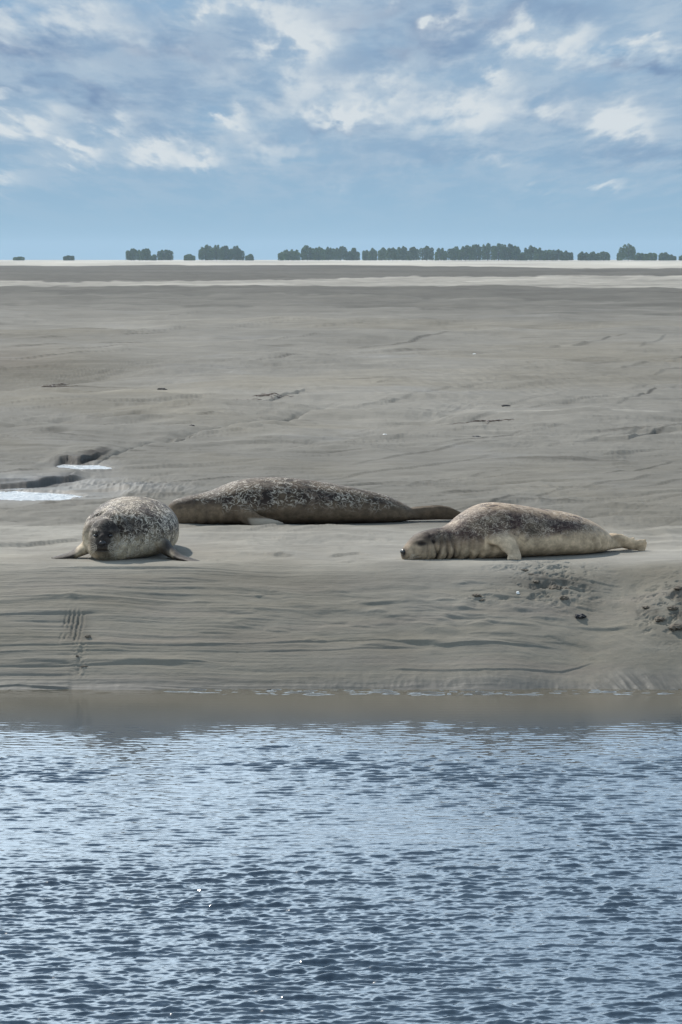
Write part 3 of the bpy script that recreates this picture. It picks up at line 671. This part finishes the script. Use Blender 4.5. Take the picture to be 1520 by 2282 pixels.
# ---- seal lying at the right, head to the left, flank towards the water
def seal_right():
    ang = R(26); ox, oy = .350, 20.02
    root = empty('seal', 'pale tan seal with wrinkled neck, lying flat with its nose pressed to the sand', 'seal', (ox, oy, -.010), ang, 'seals resting on the mudbank')
    mb = MB()
    mb.body([(-.004,0,.018,.050,.012),(.004,0,.006,.074,.038),(.03,0,.002,.106,.056),(.065,0,0,.140,.074),(.10,0,0,.160,.088),(.145,0,0,.170,.100),(.20,0,0,.178,.108),
        (.25,0,0,.182,.112),(.31,0,0,.208,.130),(.38,0,0,.254,.160),(.45,0,0,.290,.188),(.53,0,0,.312,.212),(.62,0,0,.310,.228),(.74,0,0,.293,.236),(.88,0,0,.268,.228),
        (1.0,0,0,.250,.216),(1.10,0,0,.226,.192),(1.19,0,.002,.192,.156),(1.27,0,.010,.146,.106),(1.32,0,.018,.104,.064),(1.38,0,.022,.080,.045),(1.42,0,.026,.070,.030)])
    # near fore flipper: upper arm, bent wrist, hand folded down on the sand
    mb.limb([(.50,-.165,.145,.085,.040),(.53,-.205,.112,.072,.034),(.555,-.232,.075,.052,.026),(.575,-.246,.040,.042,.020),(.565,-.262,.018,.040,.015),(.545,-.275,.010,.030,.010)], (1,.1,.25))
    for i, u in enumerate((-.032, -.016, 0, .016, .030)):
        mb.limb([(.565+u,-.250,.026,.009,.010),(.553+u,-.268,.014,.009,.009),(.542+u,-.286+abs(u)*.25,.008,.006,.006)], (1, 0, 0), 10, 10)
    mb.limb([(.50,.17,.12,.05,.035),(.54,.22,.06,.05,.026),(.57,.28,.02,.045,.014),(.58,.34,.010,.03,.008)], (1,0,.2))
    # hind flippers laid together, soles slightly open
    for s in (-1, 1):
        mb.limb([(1.31,.012*s,.055,.045,.034),(1.37,.024*s,.070,.040,.028),(1.41,.032*s,.062,.036,.024),(1.45,.042*s,.048,.033,.020),(1.49,.052*s,.040,.033,.017),(1.520,.060*s,.038,.028,.012)], (0, s*.45, 1))
        for q in (-.026, -.013, 0, .013, .026):
            mb.limb([(1.49,.054*s,.040+q,.010,.010),(1.52,.062*s,.038+q*1.1,.010,.010),(1.540-abs(q)*.5+.006*(q>0),.070*s,.038+q*1.1+(.006 if q>0 else 0),.008,.008)], (0, s, 0), 8, 8)
    me = fused(mb, .0052, 5); p, n = mesh_np(me)
    x, y, z = p.T; d = np.zeros(len(p))
    front = sst(-y, -.02, .06)
    # neck folds, standing almost upright, stronger low down
    for fx, wd, am in ((.118,.006,.006),(.150,.008,.010),(.183,.009,.013),(.222,.010,.013),(.262,.011,.012),(.306,.012,.011),(.352,.013,.009),(.40,.014,.008)):
        xx = x - fx + (.05 + .25 * math.sin(fx * 97)) * (z - .08) + .010 * pn(z * 16, y * 12 + fx * 31, 300)
        d -= 1.35 * am * np.exp(-(xx / wd) ** 2) * (1 - sst(z, .08, .19)) * sst(np.abs(y), .02, .07)
        d += am * .45 * np.exp(-((xx - wd * 1.9) / (wd * 1.3)) ** 2) * (1 - sst(z, .08, .2)) * sst(np.abs(y), .02, .07)
    for s in (-1, 1):
        d -= .010 * gs(p, (.078, .066*s, .098), (.016, .03, .008))     # closed eye
        d += .006 * gs(p, (.085, .06*s, .114), (.022, .03, .009))      # brow
        d -= .007 * gs(p, (.142, .098*s, .112), (.007, .03, .007))     # ear hole
        d += .009 * gs(p, (.024, .036*s, .042), (.020, .018, .020))    # whisker pad
    d -= .006 * np.exp(-((z - .020 - .3 * np.clip(x - .03, 0, 1)) / .004) ** 2) * (x < .075) * (x > .005)
    # axilla, flank folds
    d -= .012 * gs(p, (.475, -.19, .06), (.02, .08, .06)); d -= .010 * gs(p, (.625, -.22, .07), (.02, .06, .05))
    for fx, fz, sl in ((.62,.13,.5),(.68,.12,.55),(1.12,.07,-.4),(1.18,.08,-.4),(.58,.20,.3)):
        d -= .004 * np.exp(-(((x - fx) - sl * (z - fz)) / .010) ** 2 - ((z - fz) / .06) ** 2) * front
    d += .006 * n3(p, 4, 310) + .0012 * n3(p, 26, 320)
    p2 = p + n * d[:, None]; p2[:, 2] = np.maximum(p2[:, 2], -.002)
    me.vertices.foreach_set('co', p2.astype(np.float32).ravel()); me.update()
    hh = z + .045 * n3(p, 8, 330)
    pale = 1 - sst(hh, .105, .185); pale = np.where(x < .42, 1 - sst(hh + .03, .06, .19), pale)
    flk = sst(hh, .10, .17) * (1 - .85 * (1 - sst(x, .07, .16)))
    # rump is paler and sandier
    pale = np.maximum(pale, .75 * sst(x, .95, 1.25))
    flk *= 1 - .6 * sst(x, 1.05, 1.25)
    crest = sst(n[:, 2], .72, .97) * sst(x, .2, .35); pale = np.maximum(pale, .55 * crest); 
    # dark saddle marks on the flank
    mk = 1.2 * gs(p, (.70, -.22, .160), (.060, .14, .028)) + .95 * gs(p, (.83, -.22, .195), (.12, .14, .018)) + .8 * gs(p, (1.00, -.20, .170), (.10, .14, .019)) + .3 * gs(p, (.95,-.2,.12), (.05,.1,.02))
    mk *= .55 + .4 * sst(n3(p, 16, 340), -.4, .3)
    dk = np.zeros(len(p))
    dk += 1.1 * gs(p, (-.005, 0, .045), (.034, .045, .036))
    dk += 1.0 * gs(p, (.078, -.070, .100), (.024, .04, .010)) + .9 * gs(p, (.142, -.100, .112), (.011, .04, .011)) + .35 * gs(p, (.10, -.08, .07), (.05, .06, .03)) * (1 + n3(p, 20, 360))
    dk += .55 * gs(p, (.05, -.06, .020), (.05, .05, .009))
    for fx in (.150, .183, .222, .262): dk += .75 * np.exp(-((x - fx + (.05 + .25 * math.sin(fx * 97)) * (z - .08)) / .006) ** 2) * (1 - sst(z, .04, .11)) * front  # shade painted dark into the neck grooves
    dk += .72 * sst(z, .075, .125) * (1 - sst(x, .20, .32)) * (.8 + .3 * n3(p, 18, 365))
    dk += .22 * sst(z, .16, .22) * sst(x, .28, .4) * (1 - sst(x, .75, 1.0)) * (1 - sst(z, .28, .31)) * sst(x, .01, .04)
    pale = np.where(x < .20, pale * .75 + .1, pale)
    pale = pale * (1 - .5 * np.exp(-((x - .27) / .08) ** 2) * (1 - sst(z, .03, .1)))
    dk = np.clip(dk + mk * .60, 0, .96); pale = np.clip(pale * (1 - mk * .5) + .12 * n3(p, 9, 350), 0, 1)
    hand = gs(p, (.555, -.25, .04), (.06, .05, .07)) + .5 * gs(p, (.52, -.20, .13), (.05, .05, .05)); set_col(me, 'coat', np.stack([pale, np.clip(flk + .08, 0, 1), dk, 1 - np.clip(hand * .25, 0, 1)], 1))  # highlight on the near flipper painted in through alpha
    me.materials.clear(); me.materials.append(fur('tan_seal_coat', (.058, .033, .027), (.33, .245, .19), (.58, .43, .28), (.56, .46, .36), 40, .045, .9, .6))
    me.polygons.foreach_set('use_smooth', np.ones(len(me.polygons), bool)); me.name = 'body'
    o = bpy.data.objects.new('body', me); C.objects.link(o); o.parent = root
    ball('nose', (-.004, 0, .052), (.014, .022, .015), NOSE, root)
    for i, u in enumerate((-.032, -.016, 0, .016, .030)):
        strands('claw', [[(.542+u,-.284+abs(u)*.25,.009),(.537+u,-.295+abs(u)*.25,.008),(.533+u,-.305+abs(u)*.25,.001)]], .0042, CLAW, root)
    segs = []
    for i in range(9):
        a = -.5 + i * .14; b = (.02 + .006 * (i % 3), -.050, .030 + .006 * (i // 3))
        segs.append([b, (b[0] - .01 + a * .02, b[1] - .025, b[2] - .004), (b[0] - .02 + a * .05, b[1] - .05, b[2] - .016)])
    strands('whiskers', segs, .0009, WHISK, root)
    return root
seal_right()

# ---- dark seal lying behind, side on
def seal_middle():
    ang = R(9); ox = float(Xof(374, 22.72)); oy = 22.72
    root = empty('seal', 'dark brown speckled seal stretched out side on behind the other two', 'seal', (ox, oy, -.010), ang, 'seals resting on the mudbank')
    mb = MB()
    mb.body([(-.004,0,.050,.085,.012),(.006,0,.028,.128,.042),(.04,0,.004,.160,.068),(.09,0,0,.176,.085),(.15,0,0,.190,.104),(.21,0,0,.200,.118),(.28,0,0,.220,.140),
        (.37,0,0,.256,.176),(.46,0,0,.284,.204),(.57,0,0,.298,.226),(.72,0,0,.300,.240),(.89,0,0,.280,.236),(1.07,0,0,.254,.214),(1.24,0,0,.222,.182),
        (1.385,0,.002,.184,.140),(1.49,0,.010,.138,.098),(1.57,0,.018,.096,.060),(1.63,0,.022,.078,.042),(1.67,0,.030,.066,.028)])
    mb.limb([(.44,-.17,.10,.06,.035),(.49,-.222,.064,.055,.028),(.54,-.258,.042,.044,.018),(.62,-.285,.028,.032,.012),(.70,-.292,.018,.012,.008)], (.25,-.2,1))
    mb.limb([(.44,.17,.10,.06,.035),(.52,.23,.03,.05,.018),(.60,.30,.012,.03,.008)], (1,0,.2))
    for s in (-1, 1):
        mb.limb([(1.56,.012*s,.055,.040,.032),(1.63,.022*s,.058,.044,.030),(1.69,.028*s,.060,.046,.024),(1.76,.036*s,.062,.048,.020),(1.83,.044*s,.054,.042,.017),(1.885,.050*s,.042,.024,.012)], (.1, s*.3, 1))
    me = fused(mb, .0062, 5); p, n = mesh_np(me); x, y, z = p.T; d = np.zeros(len(p))
    for fx, wd, am in ((.17,.014,.006),(.235,.016,.008),(.30,.018,.006)):
        d -= am * np.exp(-((x - fx + .08 * (z - .1)) / wd) ** 2) * (1 - sst(z, .12, .2)) * sst(np.abs(y), .02, .07)
    for s in (-1, 1):
        d -= .006 * gs(p, (.070, .070*s, .118), (.014, .03, .008)); d += .006 * gs(p, (.02, .035*s, .07), (.018, .018, .018))
    d -= .010 * gs(p, (.60, -.235, .06), (.10, .06, .02))
    d += .007 * n3(p, 3.5, 410) + .0014 * n3(p, 24, 420)
    p2 = p + n * d[:, None]; p2[:, 2] = np.maximum(p2[:, 2], -.002)
    me.vertices.foreach_set('co', p2.astype(np.float32).ravel()); me.update()
    hh = z + .05 * n3(p, 8, 430)
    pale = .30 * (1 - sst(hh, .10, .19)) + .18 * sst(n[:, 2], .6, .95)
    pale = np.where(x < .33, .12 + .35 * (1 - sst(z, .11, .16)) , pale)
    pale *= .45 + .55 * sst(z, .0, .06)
    flk = sst(hh, .07, .17); flk = np.where(x < .33, flk * sst(z, .13, .17), flk)
    flk *= 1 - sst(x, 1.5, 1.62)
    fl = np.exp(-(((x - .59) / .12) ** 4)) * sst(-y, .240, .256) * (1 - sst(z, .050, .066)) * .55; pale = np.maximum(pale, fl * 1.0)
    pale = np.maximum(pale, .42 * gs(p, (.46, -.2, .10), (.10, .1, .05)))
    dk = .1 * sst(x, 1.52, 1.62) + .9 * gs(p, (.0, 0, .085), (.02, .035, .03)) + .6 * gs(p, (.07, -.08, .118), (.018, .03, .009))
    dk += .35 * np.exp(-((x - .235) / .014) ** 2) * (1 - sst(z, .08, .15))  # neck fold shade painted into the coat
    dk += .3 * gs(p, (.20,-.06,.19), (.12,.12,.03))
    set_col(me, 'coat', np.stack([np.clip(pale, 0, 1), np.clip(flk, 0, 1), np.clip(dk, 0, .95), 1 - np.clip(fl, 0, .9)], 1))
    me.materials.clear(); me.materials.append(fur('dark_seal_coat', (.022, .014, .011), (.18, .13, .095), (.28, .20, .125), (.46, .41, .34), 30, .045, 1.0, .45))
    me.polygons.foreach_set('use_smooth', np.ones(len(me.polygons), bool)); me.name = 'body'
    o = bpy.data.objects.new('body', me); C.objects.link(o); o.parent = root
    ball('nose', (-.003, 0, .092), (.014, .022, .015), NOSE, root)
    return root
seal_middle()

# ---- seal facing the camera at the left
def seal_left():
    ox, oy = -1.212, 19.93
    root = empty('seal', 'round mottled seal seen head on, dark face, a flipper spread on each side', 'seal', (ox, oy, -.010), R(88), 'seals resting on the mudbank')
    mb = MB()   # local x = towards the tail (away from the camera), local y = camera left
    mb.body([(-.045,.112,.085,.130,.012),(-.038,.112,.062,.150,.036),(-.015,.110,.040,.172,.056),(.02,.104,.018,.218,.080),(.06,.090,.004,.250,.108),(.11,.070,0,.268,.148),(.17,.046,0,.280,.190),
        (.25,.022,0,.292,.226),(.35,.010,0,.306,.245),(.48,0,0,.322,.256),(.63,0,0,.328,.258),(.80,0,0,.310,.245),(.98,0,0,.270,.222),(1.15,0,0,.215,.175),
        (1.28,0,.004,.160,.120),(1.38,0,.014,.110,.070),(1.46,0,.02,.08,.04),(1.5,0,.03,.06,.025)])
    # camera-left flipper (dark, swept out flat)
    mb.limb([(.22,.200,.085,.060,.045),(.20,.255,.050,.055,.030),(.17,.305,.026,.048,.018),(.14,.360,.016,.040,.011),(.12,.415,.010,.024,.007)], (1,.2,.15))
    # camera-right flipper, angled forward over the brow of the bank
    mb.limb([(.22,-.200,.080,.060,.045),(.16,-.250,.045,.055,.030),(.09,-.300,.024,.046,.017),(.02,-.365,.012,.038,.011),(-.05,-.43,.003,.028,.008),(-.10,-.475,-.008,.014,.006)], (1,.3,.1))
    for s in (-1, 1):
        mb.limb([(1.42,.01*s,.05,.035,.03),(1.52,.03*s,.05,.035,.02),(1.62,.05*s,.035,.045,.012),(1.68,.06*s,.025,.03,.008)], (0, s*.4, 1))
    me = fused(mb, .0056, 5); p, n = mesh_np(me); x, y, z = p.T; d = np.zeros(len(p))
    hx = .112
    for s in (-1, 1):
        d -= .012 * gs(p, (-.012, hx + .042*s, .152), (.03, .016, .010))     # eye sockets
        d += .007 * gs(p, (.0, hx + .042*s, .172), (.03, .022, .010))
        d += .010 * gs(p, (-.035, hx + .022*s, .092), (.025, .018, .018))    # whisker pads
    d -= .007 * np.exp(-((z - .070) / .004) ** 2 - ((y - hx) / .04) ** 2) * (x < 0)
    # the back of the head makes a soft fold where it meets the shoulders
    rr = np.sqrt(((y - hx) / .105) ** 2 + ((z - .135) / .125) ** 2)
    d -= .024 * np.exp(-((rr - 1.0) / .09) ** 2) * (x < .22) * sst(z, .05, .12)
    d += .010 * np.exp(-((rr - 1.22) / .13) ** 2) * (x < .3) * sst(z, .05, .12)
    for s, wd in ((.30, .02), (.40, .022)):
        d -= .005 * np.exp(-((x - s) / wd) ** 2) * (1 - sst(z, .1, .2))
    d += .006 * n3(p, 4, 510) + .0014 * n3(p, 26, 520)
    p2 = p + n * d[:, None]; p2[:, 2] = np.where(x > .05, np.maximum(p2[:, 2], -.002), p2[:, 2])
    me.vertices.foreach_set('co', p2.astype(np.float32).ravel()); me.update()
    hh = z + .05 * n3(p, 9, 530)
    inhead = (1 - sst(rr, .85, 1.05)) * (x < .2)
    pale = 1 - sst(hh, .08, .17); pale = np.maximum(pale, .06 + .28 * sst(z, .29, .32))
    cheek = 1.0 * sst(y, .15, .20) * (1 - sst(z, .10, .24)); pale = np.maximum(pale, .9 * cheek)
    flk = .55 + .45 * sst(hh, .05, .14); flk *= 1 - .8 * cheek
    face = np.exp(-(((y - hx - .005) / .066) ** 2 + ((z - .115) / .065) ** 2) ** 1.5) * (x < .09)
    pale = pale * (1 - .85 * face) ; flk = flk * (1 - .7 * face)
    dk = .90 * face + .55 * np.exp(-((z - .158) / .009) ** 2 - ((y - hx - .01) / .06) ** 2) * (x < .05)
    dk += .7 * np.exp(-((z - .070) / .006) ** 2 - ((y - hx) / .045) ** 2) * (x < .02)
    dk += .8 * gs(p, (.08, .028, .205), (.12, .115, .040)) * (.45 + .75 * sst(n3(p, 13, 561), -.35, .25))
    dk += .45 * inhead * sst(z, .15, .19) * (.5 + .5 * sst(n3(p, 14, 560), -.3, .3))
    arm = np.maximum(np.maximum(sst(y, .27, .30), sst(-y, .262, .285)), gs(p, (.18, -.245, .065), (.10, .055, .065)) * 1.5); arm = np.clip(arm, 0, 1); dk = np.maximum(dk, .90 * arm * (1 - .5 * sst(n[:, 2], .5, 1) * 0)); flk *= 1 - arm
    pale = pale * (1 - .6 * arm)
    set_col(me, 'coat', np.stack([np.clip(pale, 0, 1), np.clip(flk, 0, 1), np.clip(dk, 0, .93)], 1))
    me.materials.clear(); me.materials.append(fur('mottled_seal_coat', (.026, .016, .013), (.27, .21, .155), (.44, .35, .235), (.62, .54, .44), 36, .055, 1.15, .40))
    me.polygons.foreach_set('use_smooth', np.ones(len(me.polygons), bool)); me.name = 'body'
    o = bpy.data.objects.new('body', me); C.objects.link(o); o.parent = root
    ball('nose', (-.052, hx, .112), (.012, .020, .014), NOSE, root)
    for s in (-1, 1): ball('eye', (-.018, hx + .042*s, .150), (.011, .012, .0085), EYE, root)
    for s in (-1, 1):
        segs = []
        for i in range(8):
            b = (-.050, hx + s * .030, .080 + .006 * (i % 4)); q = (i - 3.5) * .006
            segs.append([b, (b[0] - .012, b[1] + s * .025, b[2] - .002 + q), (b[0] - .012, b[1] + s * .055, b[2] - .016 + q * 2)])
        strands('whiskers', segs, .0009, WHISK, root)
    return root
seal_left()

# ------------------------------------------------------------------ pools
pool([(-500,1088),(215,1088),(215,1122),(-500,1122)], -.030)
pool([(112,1034),(262,1034),(262,1056),(112,1056)], -.020)

# ------------------------------------------------------------------ small things on the mud
STONE = plain('dark_wet_stone', (.035, .034, .036), .7, .15, 30)
SHELL = plain('white_shell', (.72, .70, .66), .45, .5, 80, .1)
WEED = plain('brown_seaweed', (.075, .048, .034), .55, .4, 60, .5)
CLODM = plain('brown_mud_clod', (.12, .098, .074), .8, .2, 40, .45)
def lump(name, px, py, size, mat, label, cat, group=None, seed=0, flat=.55):
    x, y = at(px, py); bm = bmesh.new(); bmesh.ops.create_icosphere(bm, subdivisions=3, radius=1)
    co = np.array([v.co[:] for v in bm.verts]); r = 1 + .75 * fbm(co[:, 0] * 1.7 + seed, co[:, 1] * 1.7 + co[:, 2] * 1.3, 3, .55, seed)
    for v, k in zip(bm.verts, r): v.co = Vector((v.co.x * k * size[0], v.co.y * k * size[1], v.co.z * k * size[2]))
    me = bpy.data.meshes.new(name); bm.to_mesh(me); bm.free(); me.materials.append(mat)
    o = bpy.data.objects.new(name, me); C.objects.link(o); o.location = (x, y, gz(x, y) + size[2] * .15); o.rotation_euler = (0, 0, seed)
    return tag(o, label, cat, group)
lump('stone', 362, 868, (.035,.06,.018), STONE, 'small black stone alone on the left of the upper mudflat', 'stone', 'dark stones on the mudflat', 1)
lump('stone', 1128, 901, (.03,.05,.014), STONE, 'small black stone just above the pale sand ridge at the right', 'stone', 'dark stones on the mudflat', 2)
lump('stone', 1060, 977, (.045,.05,.010), STONE, 'thin flat black stone below the pale sand ridge at the right', 'stone', 'dark stones on the mudflat', 3)
lump('stone', 428, 948, (.018,.03,.010), STONE, 'little dark stone on the slope of the runnel above the dark seal', 'stone', 'dark stones on the mudflat', 4)
lump('stone', 1292, 1368, (.032,.03,.014), STONE, 'wedge shaped dark stone on the bank below the seal with the wrinkled neck', 'stone', 'dark stones on the mudflat', 5)
lump('stone', 600, 1538, (.012,.015,.010), STONE, 'dark pebble at the waterline below the middle of the bank', 'stone', 'dark stones on the mudflat', 6)
lump('shell', 1154, 1326, (.008,.010,.010), SHELL, 'tiny white shell fragment on the bank beside the trampled mud', 'shell', None, 7)
lump('shell', 1057, 791, (.02,.03,.016), SHELL, 'tiny white shell far up the mudflat', 'shell', None, 8)
lump('shell', 858, 981, (.016,.03,.008), SHELL, 'flat white shell on the mudflat above the dark seal', 'shell', None, 9)
# clods of trampled mud
cl = [(1238,1313,.040,.05,.022,'tallest upright brown mud clod in the trampled patch under the seal with the wrinkled neck'),
      (1257,1336,.026,.03,.012,'dark mud clod at the lower tip of the trampled patch'),
      (1262,1312,.022,.03,.008,'flat mud clod right of the tallest clod in the trampled patch'),
      (1168,1272,.020,.03,.008,'small mud clod nearest below the belly of the seal with the wrinkled neck'),
      (1184,1284,.014,.02,.006,'little mud clod in the upper part of the trampled patch'),
      (1195,1301,.024,.03,.007,'wide low mud clod left of the tallest clod'),
      (1062,1330,.026,.03,.011,'isolated mud clod left of the trampled patch, mid bank'),
      (1075,1337,.016,.02,.006,'smaller mud clod touching the isolated one mid bank'),
      (1472,1383,.040,.04,.015,'reddish brown mud clod left of the heap at the right edge'),
      (1508,1405,.045,.05,.020,'largest dark mud clod at the right edge of the photo'),
      (1500,1365,.034,.04,.014,'mud clod in the middle of the heap at the right edge'),
      (1512,1320,.030,.04,.012,'topmost mud clod of the heap at the right edge'),
      (1440,1352,.022,.03,.008,'flat mud clod at the left end of the heap at the right edge'),
      (196,1424,.016,.02,.010,'round mud clod right of the ribbed slide track on the left bank'),
      (172,1467,.010,.012,.008,'small mud clod below the slide track on the left bank'),
      (188,1486,.024,.012,.005,'long thin mud clod below the slide track on the left bank'),
      (20,1542,.012,.012,.009,'small mud clod at the waterline by the left edge')]
for i, (px, py, a, b, c, lab) in enumerate(cl):
    lump('mud_clod', px, py, (a * .75, b * .8, c), CLODM, lab, 'mud clod', 'crumbled mud clods on the bank', 20 + i)
def weed(px, py, w, dY, n, label, seed):
    """a tangle of flat weed strands lying on the mud"""
    rr = random.Random(seed); x0, y0 = at(px, py); mb = MB(); nodes = [(x0, y0)]
    for i in range(n):
        x, y = rr.choice(nodes); a = rr.uniform(-.9, .9) + (3.14 if rr.random() < .5 else 0); L = rr.uniform(.08, .22); P = []
        for k in range(5):
            P.append((x, y, gz(x, y) + .006 + rr.uniform(0, .012), .007 * (1 - k * .15), .0025)); a += rr.uniform(-.6, .6); x += math.cos(a) * L / 4; y += math.sin(a) * L / 3
        mb.limb(P, (0.3, 1, .1), 12, 6)
        nodes += [(q[0], q[1]) for q in P[2:] if abs(q[0] - x0) < w * 1.5 and abs(q[1] - y0) < dY * 1.5]
    o = mesh_obj('seaweed', mb.v, mb.f, WEED)
    # origin on the ground at the tangle
    for v in o.data.vertices: v.co -= Vector((x0, y0, 0))
    o.location = (x0, y0, 0)
    return tag(o, label, 'seaweed', 'clumps of brown seaweed')
weed(540, 895, .09, .5, 26, 'brown seaweed tuft at the left end of the dark streak above the dark seal', 1)
weed(598, 888, .10, .6, 20, 'brown seaweed strands at the right end of the dark streak above the dark seal', 2)
weed(1100, 940, .15, .5, 26, 'dark seaweed tangle under the left end of the pale sand ridge', 3)
weed(110, 858, .25, 1.2, 26, 'dark seaweed line along the left end of the far mud step', 4)

# ------------------------------------------------------------------ far trees
def foliage():
    m, g = material('far_foliage')
    oi = g.n('ShaderNodeObjectInfo'); tc = g.n('ShaderNodeTexCoord'); n, _ = g.noise(tc.outputs['Object'], .5, 4, .6)
    a = g.mix(oi.outputs['Random'], (.026, .052, .018), (.085, .140, .045))
    c = g.mix(n, a, (.11, .165, .055)); finish(g, c, .8, .1); return m
LEAF = foliage(); BARK = plain('bark', (.07, .055, .045), .9, .1, 2)
TD = 3400.0
def tree(px0, px1, top, label, kind=0, i=0):
    rr = random.Random(900 + i); rg = np.random.RandomState(900 + i)
    D = TD + rr.uniform(-60, 60); sc_ = D / F
    w = (px1 - px0) * sc_; h = (580.6 - top) * sc_; x = float(Xof((px0 + px1) / 2, D)); 
    w *= 1.02
    root = empty('tree', label, 'tree', (x, D, 0), 0, 'distant trees along the horizon')
    # trunk with limbs
    mb = MB(); tr = max(.18, h * .022)
    mb.limb([(0,0,-.2,tr*1.4,tr*1.4),(.1,0,h*.2,tr,tr),(-.1,.1,h*.5,tr*.7,tr*.7),(.1,0,h*.85,tr*.3,tr*.3)], (1,0,0), 10, 8)
    for k in range(5):
        a = k * 1.9 + rr.random(); z0 = h * rr.uniform(.15, .5)
        mb.limb([(0,0,z0,tr*.6,tr*.6),(math.cos(a)*w*.18,math.sin(a)*w*.18,z0+h*.12,tr*.4,tr*.4),(math.cos(a)*w*.36,math.sin(a)*w*.3,z0+h*.3,tr*.15,tr*.15)], (1,.1,0), 6, 6)
    mesh_obj('trunk', mb.v, mb.f, BARK, root)
    # crown: lobes made of many leaf clumps, solid and upright, reaching almost to the ground
    n = 3200 if w > 6 else 1500
    nl = max(4, int(w / 1.6)); lobes = []
    for k in range(nl):
        lx = (-.5 + (k + .5) / nl) * w * .86 + rr.uniform(-.9, .9); edge_ = 1 - (abs(lx) / (w * .5)) ** 3.5 * .28
        lh = h * edge_ * (rr.uniform(.62, 1.0) ** .7); lobes.append((lx, rr.uniform(-.15, .15) * w, lh, w / nl * rr.uniform(.6, 1.15) + .35))
    lobes[nl // 2] = (lobes[nl // 2][0], 0, h * .98, lobes[nl // 2][3])
    V = []; Fc = []
    for k in range(n):
        lx, ly, lh, lr = lobes[rg.randint(nl)]
        t = rg.rand() ** .8; z = lh * (.06 + .94 * t); r = lr * (1 - max(0, (t - .80) / .20) ** 2 * .75) * rg.rand() ** .4
        a = rg.rand() * 6.283; c = np.array([lx + r * math.cos(a), ly + r * math.sin(a) * 1.1, z - .25])
        s = rg.uniform(.35, .8); q = rg.normal(size=(3, 3)); u = q[0] / np.linalg.norm(q[0]); v = np.cross(u, q[1]); v /= np.linalg.norm(v)
        b = len(V); V += [c - u * s, c - v * s * .7, c + u * s, c + v * s * .7]; Fc.append((b, b + 1, b + 2, b + 3))
    mesh_obj('crown', V, Fc, LEAF, root, smooth=False)
T = [(29,56,572,'tiny low bush, farthest left on the horizon'),(143,164,569,'second tiny bush from the left on the horizon'),
 (281,315,553,'rounded tree, left one of the first pair on the horizon'),(316,335,553,'narrow upright tree just right of the first rounded tree'),
 (337,350,567,'low shrub between the narrow tree and the squat domed tree'),(350,386,556,'squat domed tree standing alone right of the first pair'),
 (413,434,566,'little round bush left of the first broad grove'),(445,473,545,'left end tree of the first broad grove, flat topped'),
 (468,498,545,'second tree of the first broad grove'),(492,518,547,'third tree of the first broad grove'),(514,542,547,'right end tree of the first broad grove'),
 (547,564,566,'little round bush right of the first broad grove'),(621,634,561,'small pale shrub at the left end of the middle grove'),
 (630,670,555,'low wide tree at the left of the middle grove'),(671,700,546,'tallest tree of the middle grove'),(697,722,549,'tree right of the tallest in the middle grove'),
 (718,746,549,'rounded tree in the centre of the middle grove'),(744,774,548,'pale loose tree right of the centre of the middle grove'),(772,799,552,'ragged tree at the right end of the middle grove'),
 (808,821,557,'smallest slim tree right of the middle grove'),(822,841,552,'slim domed tree, second of the slim row right of centre'),(844,860,551,'thin pointed tree, third of the slim row right of centre'),
 (860,890,551,'broad tree joined to the thin pointed one right of centre'),(884,911,548,'tallest domed tree of the slim row right of centre'),(912,931,550,'narrow column tree with gaps on both sides'),
 (937,966,547,'oval tree standing alone left of the long grove'),(971,995,552,'leaning pointed tree just left of the long grove'),
 (999,1030,549,'left end tree of the long grove'),(1024,1052,546,'second tree of the long grove from its left end'),(1046,1076,544,'third tree of the long grove from its left end'),
 (1072,1102,541,'highest tree of the long grove'),(1096,1126,542,'tree right of the highest in the long grove'),(1120,1144,542,'sixth tree of the long grove'),
 (1138,1160,547,'sloping tree at the right end of the high part of the long grove'),(1154,1174,562,'low tree in the dip of the long grove'),
 (1170,1196,546,'peaked tree right of the dip in the long grove'),(1190,1214,551,'tree on the falling shoulder right of the peaked tree'),(1208,1232,556,'low tree in the second dip of the long grove'),
 (1228,1258,555,'rounded tree near the right end of the long grove'),(1250,1276,558,'last tree at the right end of the long grove'),
 (1286,1312,560,'left tree of the low even hedge right of the long grove'),(1306,1334,560,'middle tree of the low even hedge'),(1330,1360,560,'right tree of the low even hedge, small peak on top'),
 (1374,1388,561,'low pale shrub against the tall tree near the right edge'),(1382,1418,542,'tall round headed tree near the right edge'),
 (1414,1436,563,'pale low shrub right of the tall round headed tree'),(1436,1466,563,'dark low tree, first of the low row by the right edge'),
 (1467,1491,562,'dark low tree, second of the low row by the right edge'),(1488,1505,567,'small low tree, third of the low row by the right edge'),(1514,1540,566,'tree cut by the right edge of the photo')]
for i, t in enumerate(T): tree(t[0], t[1], t[2], t[3], 0, i)

# ------------------------------------------------------------------ haze
def haze():
    bm = bmesh.new(); bmesh.ops.create_cube(bm, size=1)
    me = bpy.data.meshes.new('haze'); bm.to_mesh(me); bm.free()
    o = bpy.data.objects.new('haze', me); C.objects.link(o)
    o.scale = (1800 * 2, 5600, 31); o.location = (0, 5600 / 2 - 90, 31 / 2 - 3.6)
    m = bpy.data.materials.new('haze'); m.use_nodes = True; g = NT(m.node_tree)
    v = g.n('ShaderNodeVolumePrincipled'); v.inputs['Color'].default_value = (.62, .78, .95, 1); v.inputs['Density'].default_value = .000045; v.inputs['Anisotropy'].default_value = .2
    out = g.n('ShaderNodeOutputMaterial'); g.l(v.outputs[0], out.inputs['Volume']); me.materials.append(m)
    tag(o, kind='stuff', label='thin blue air haze over the mudflat', cat='haze')
haze()
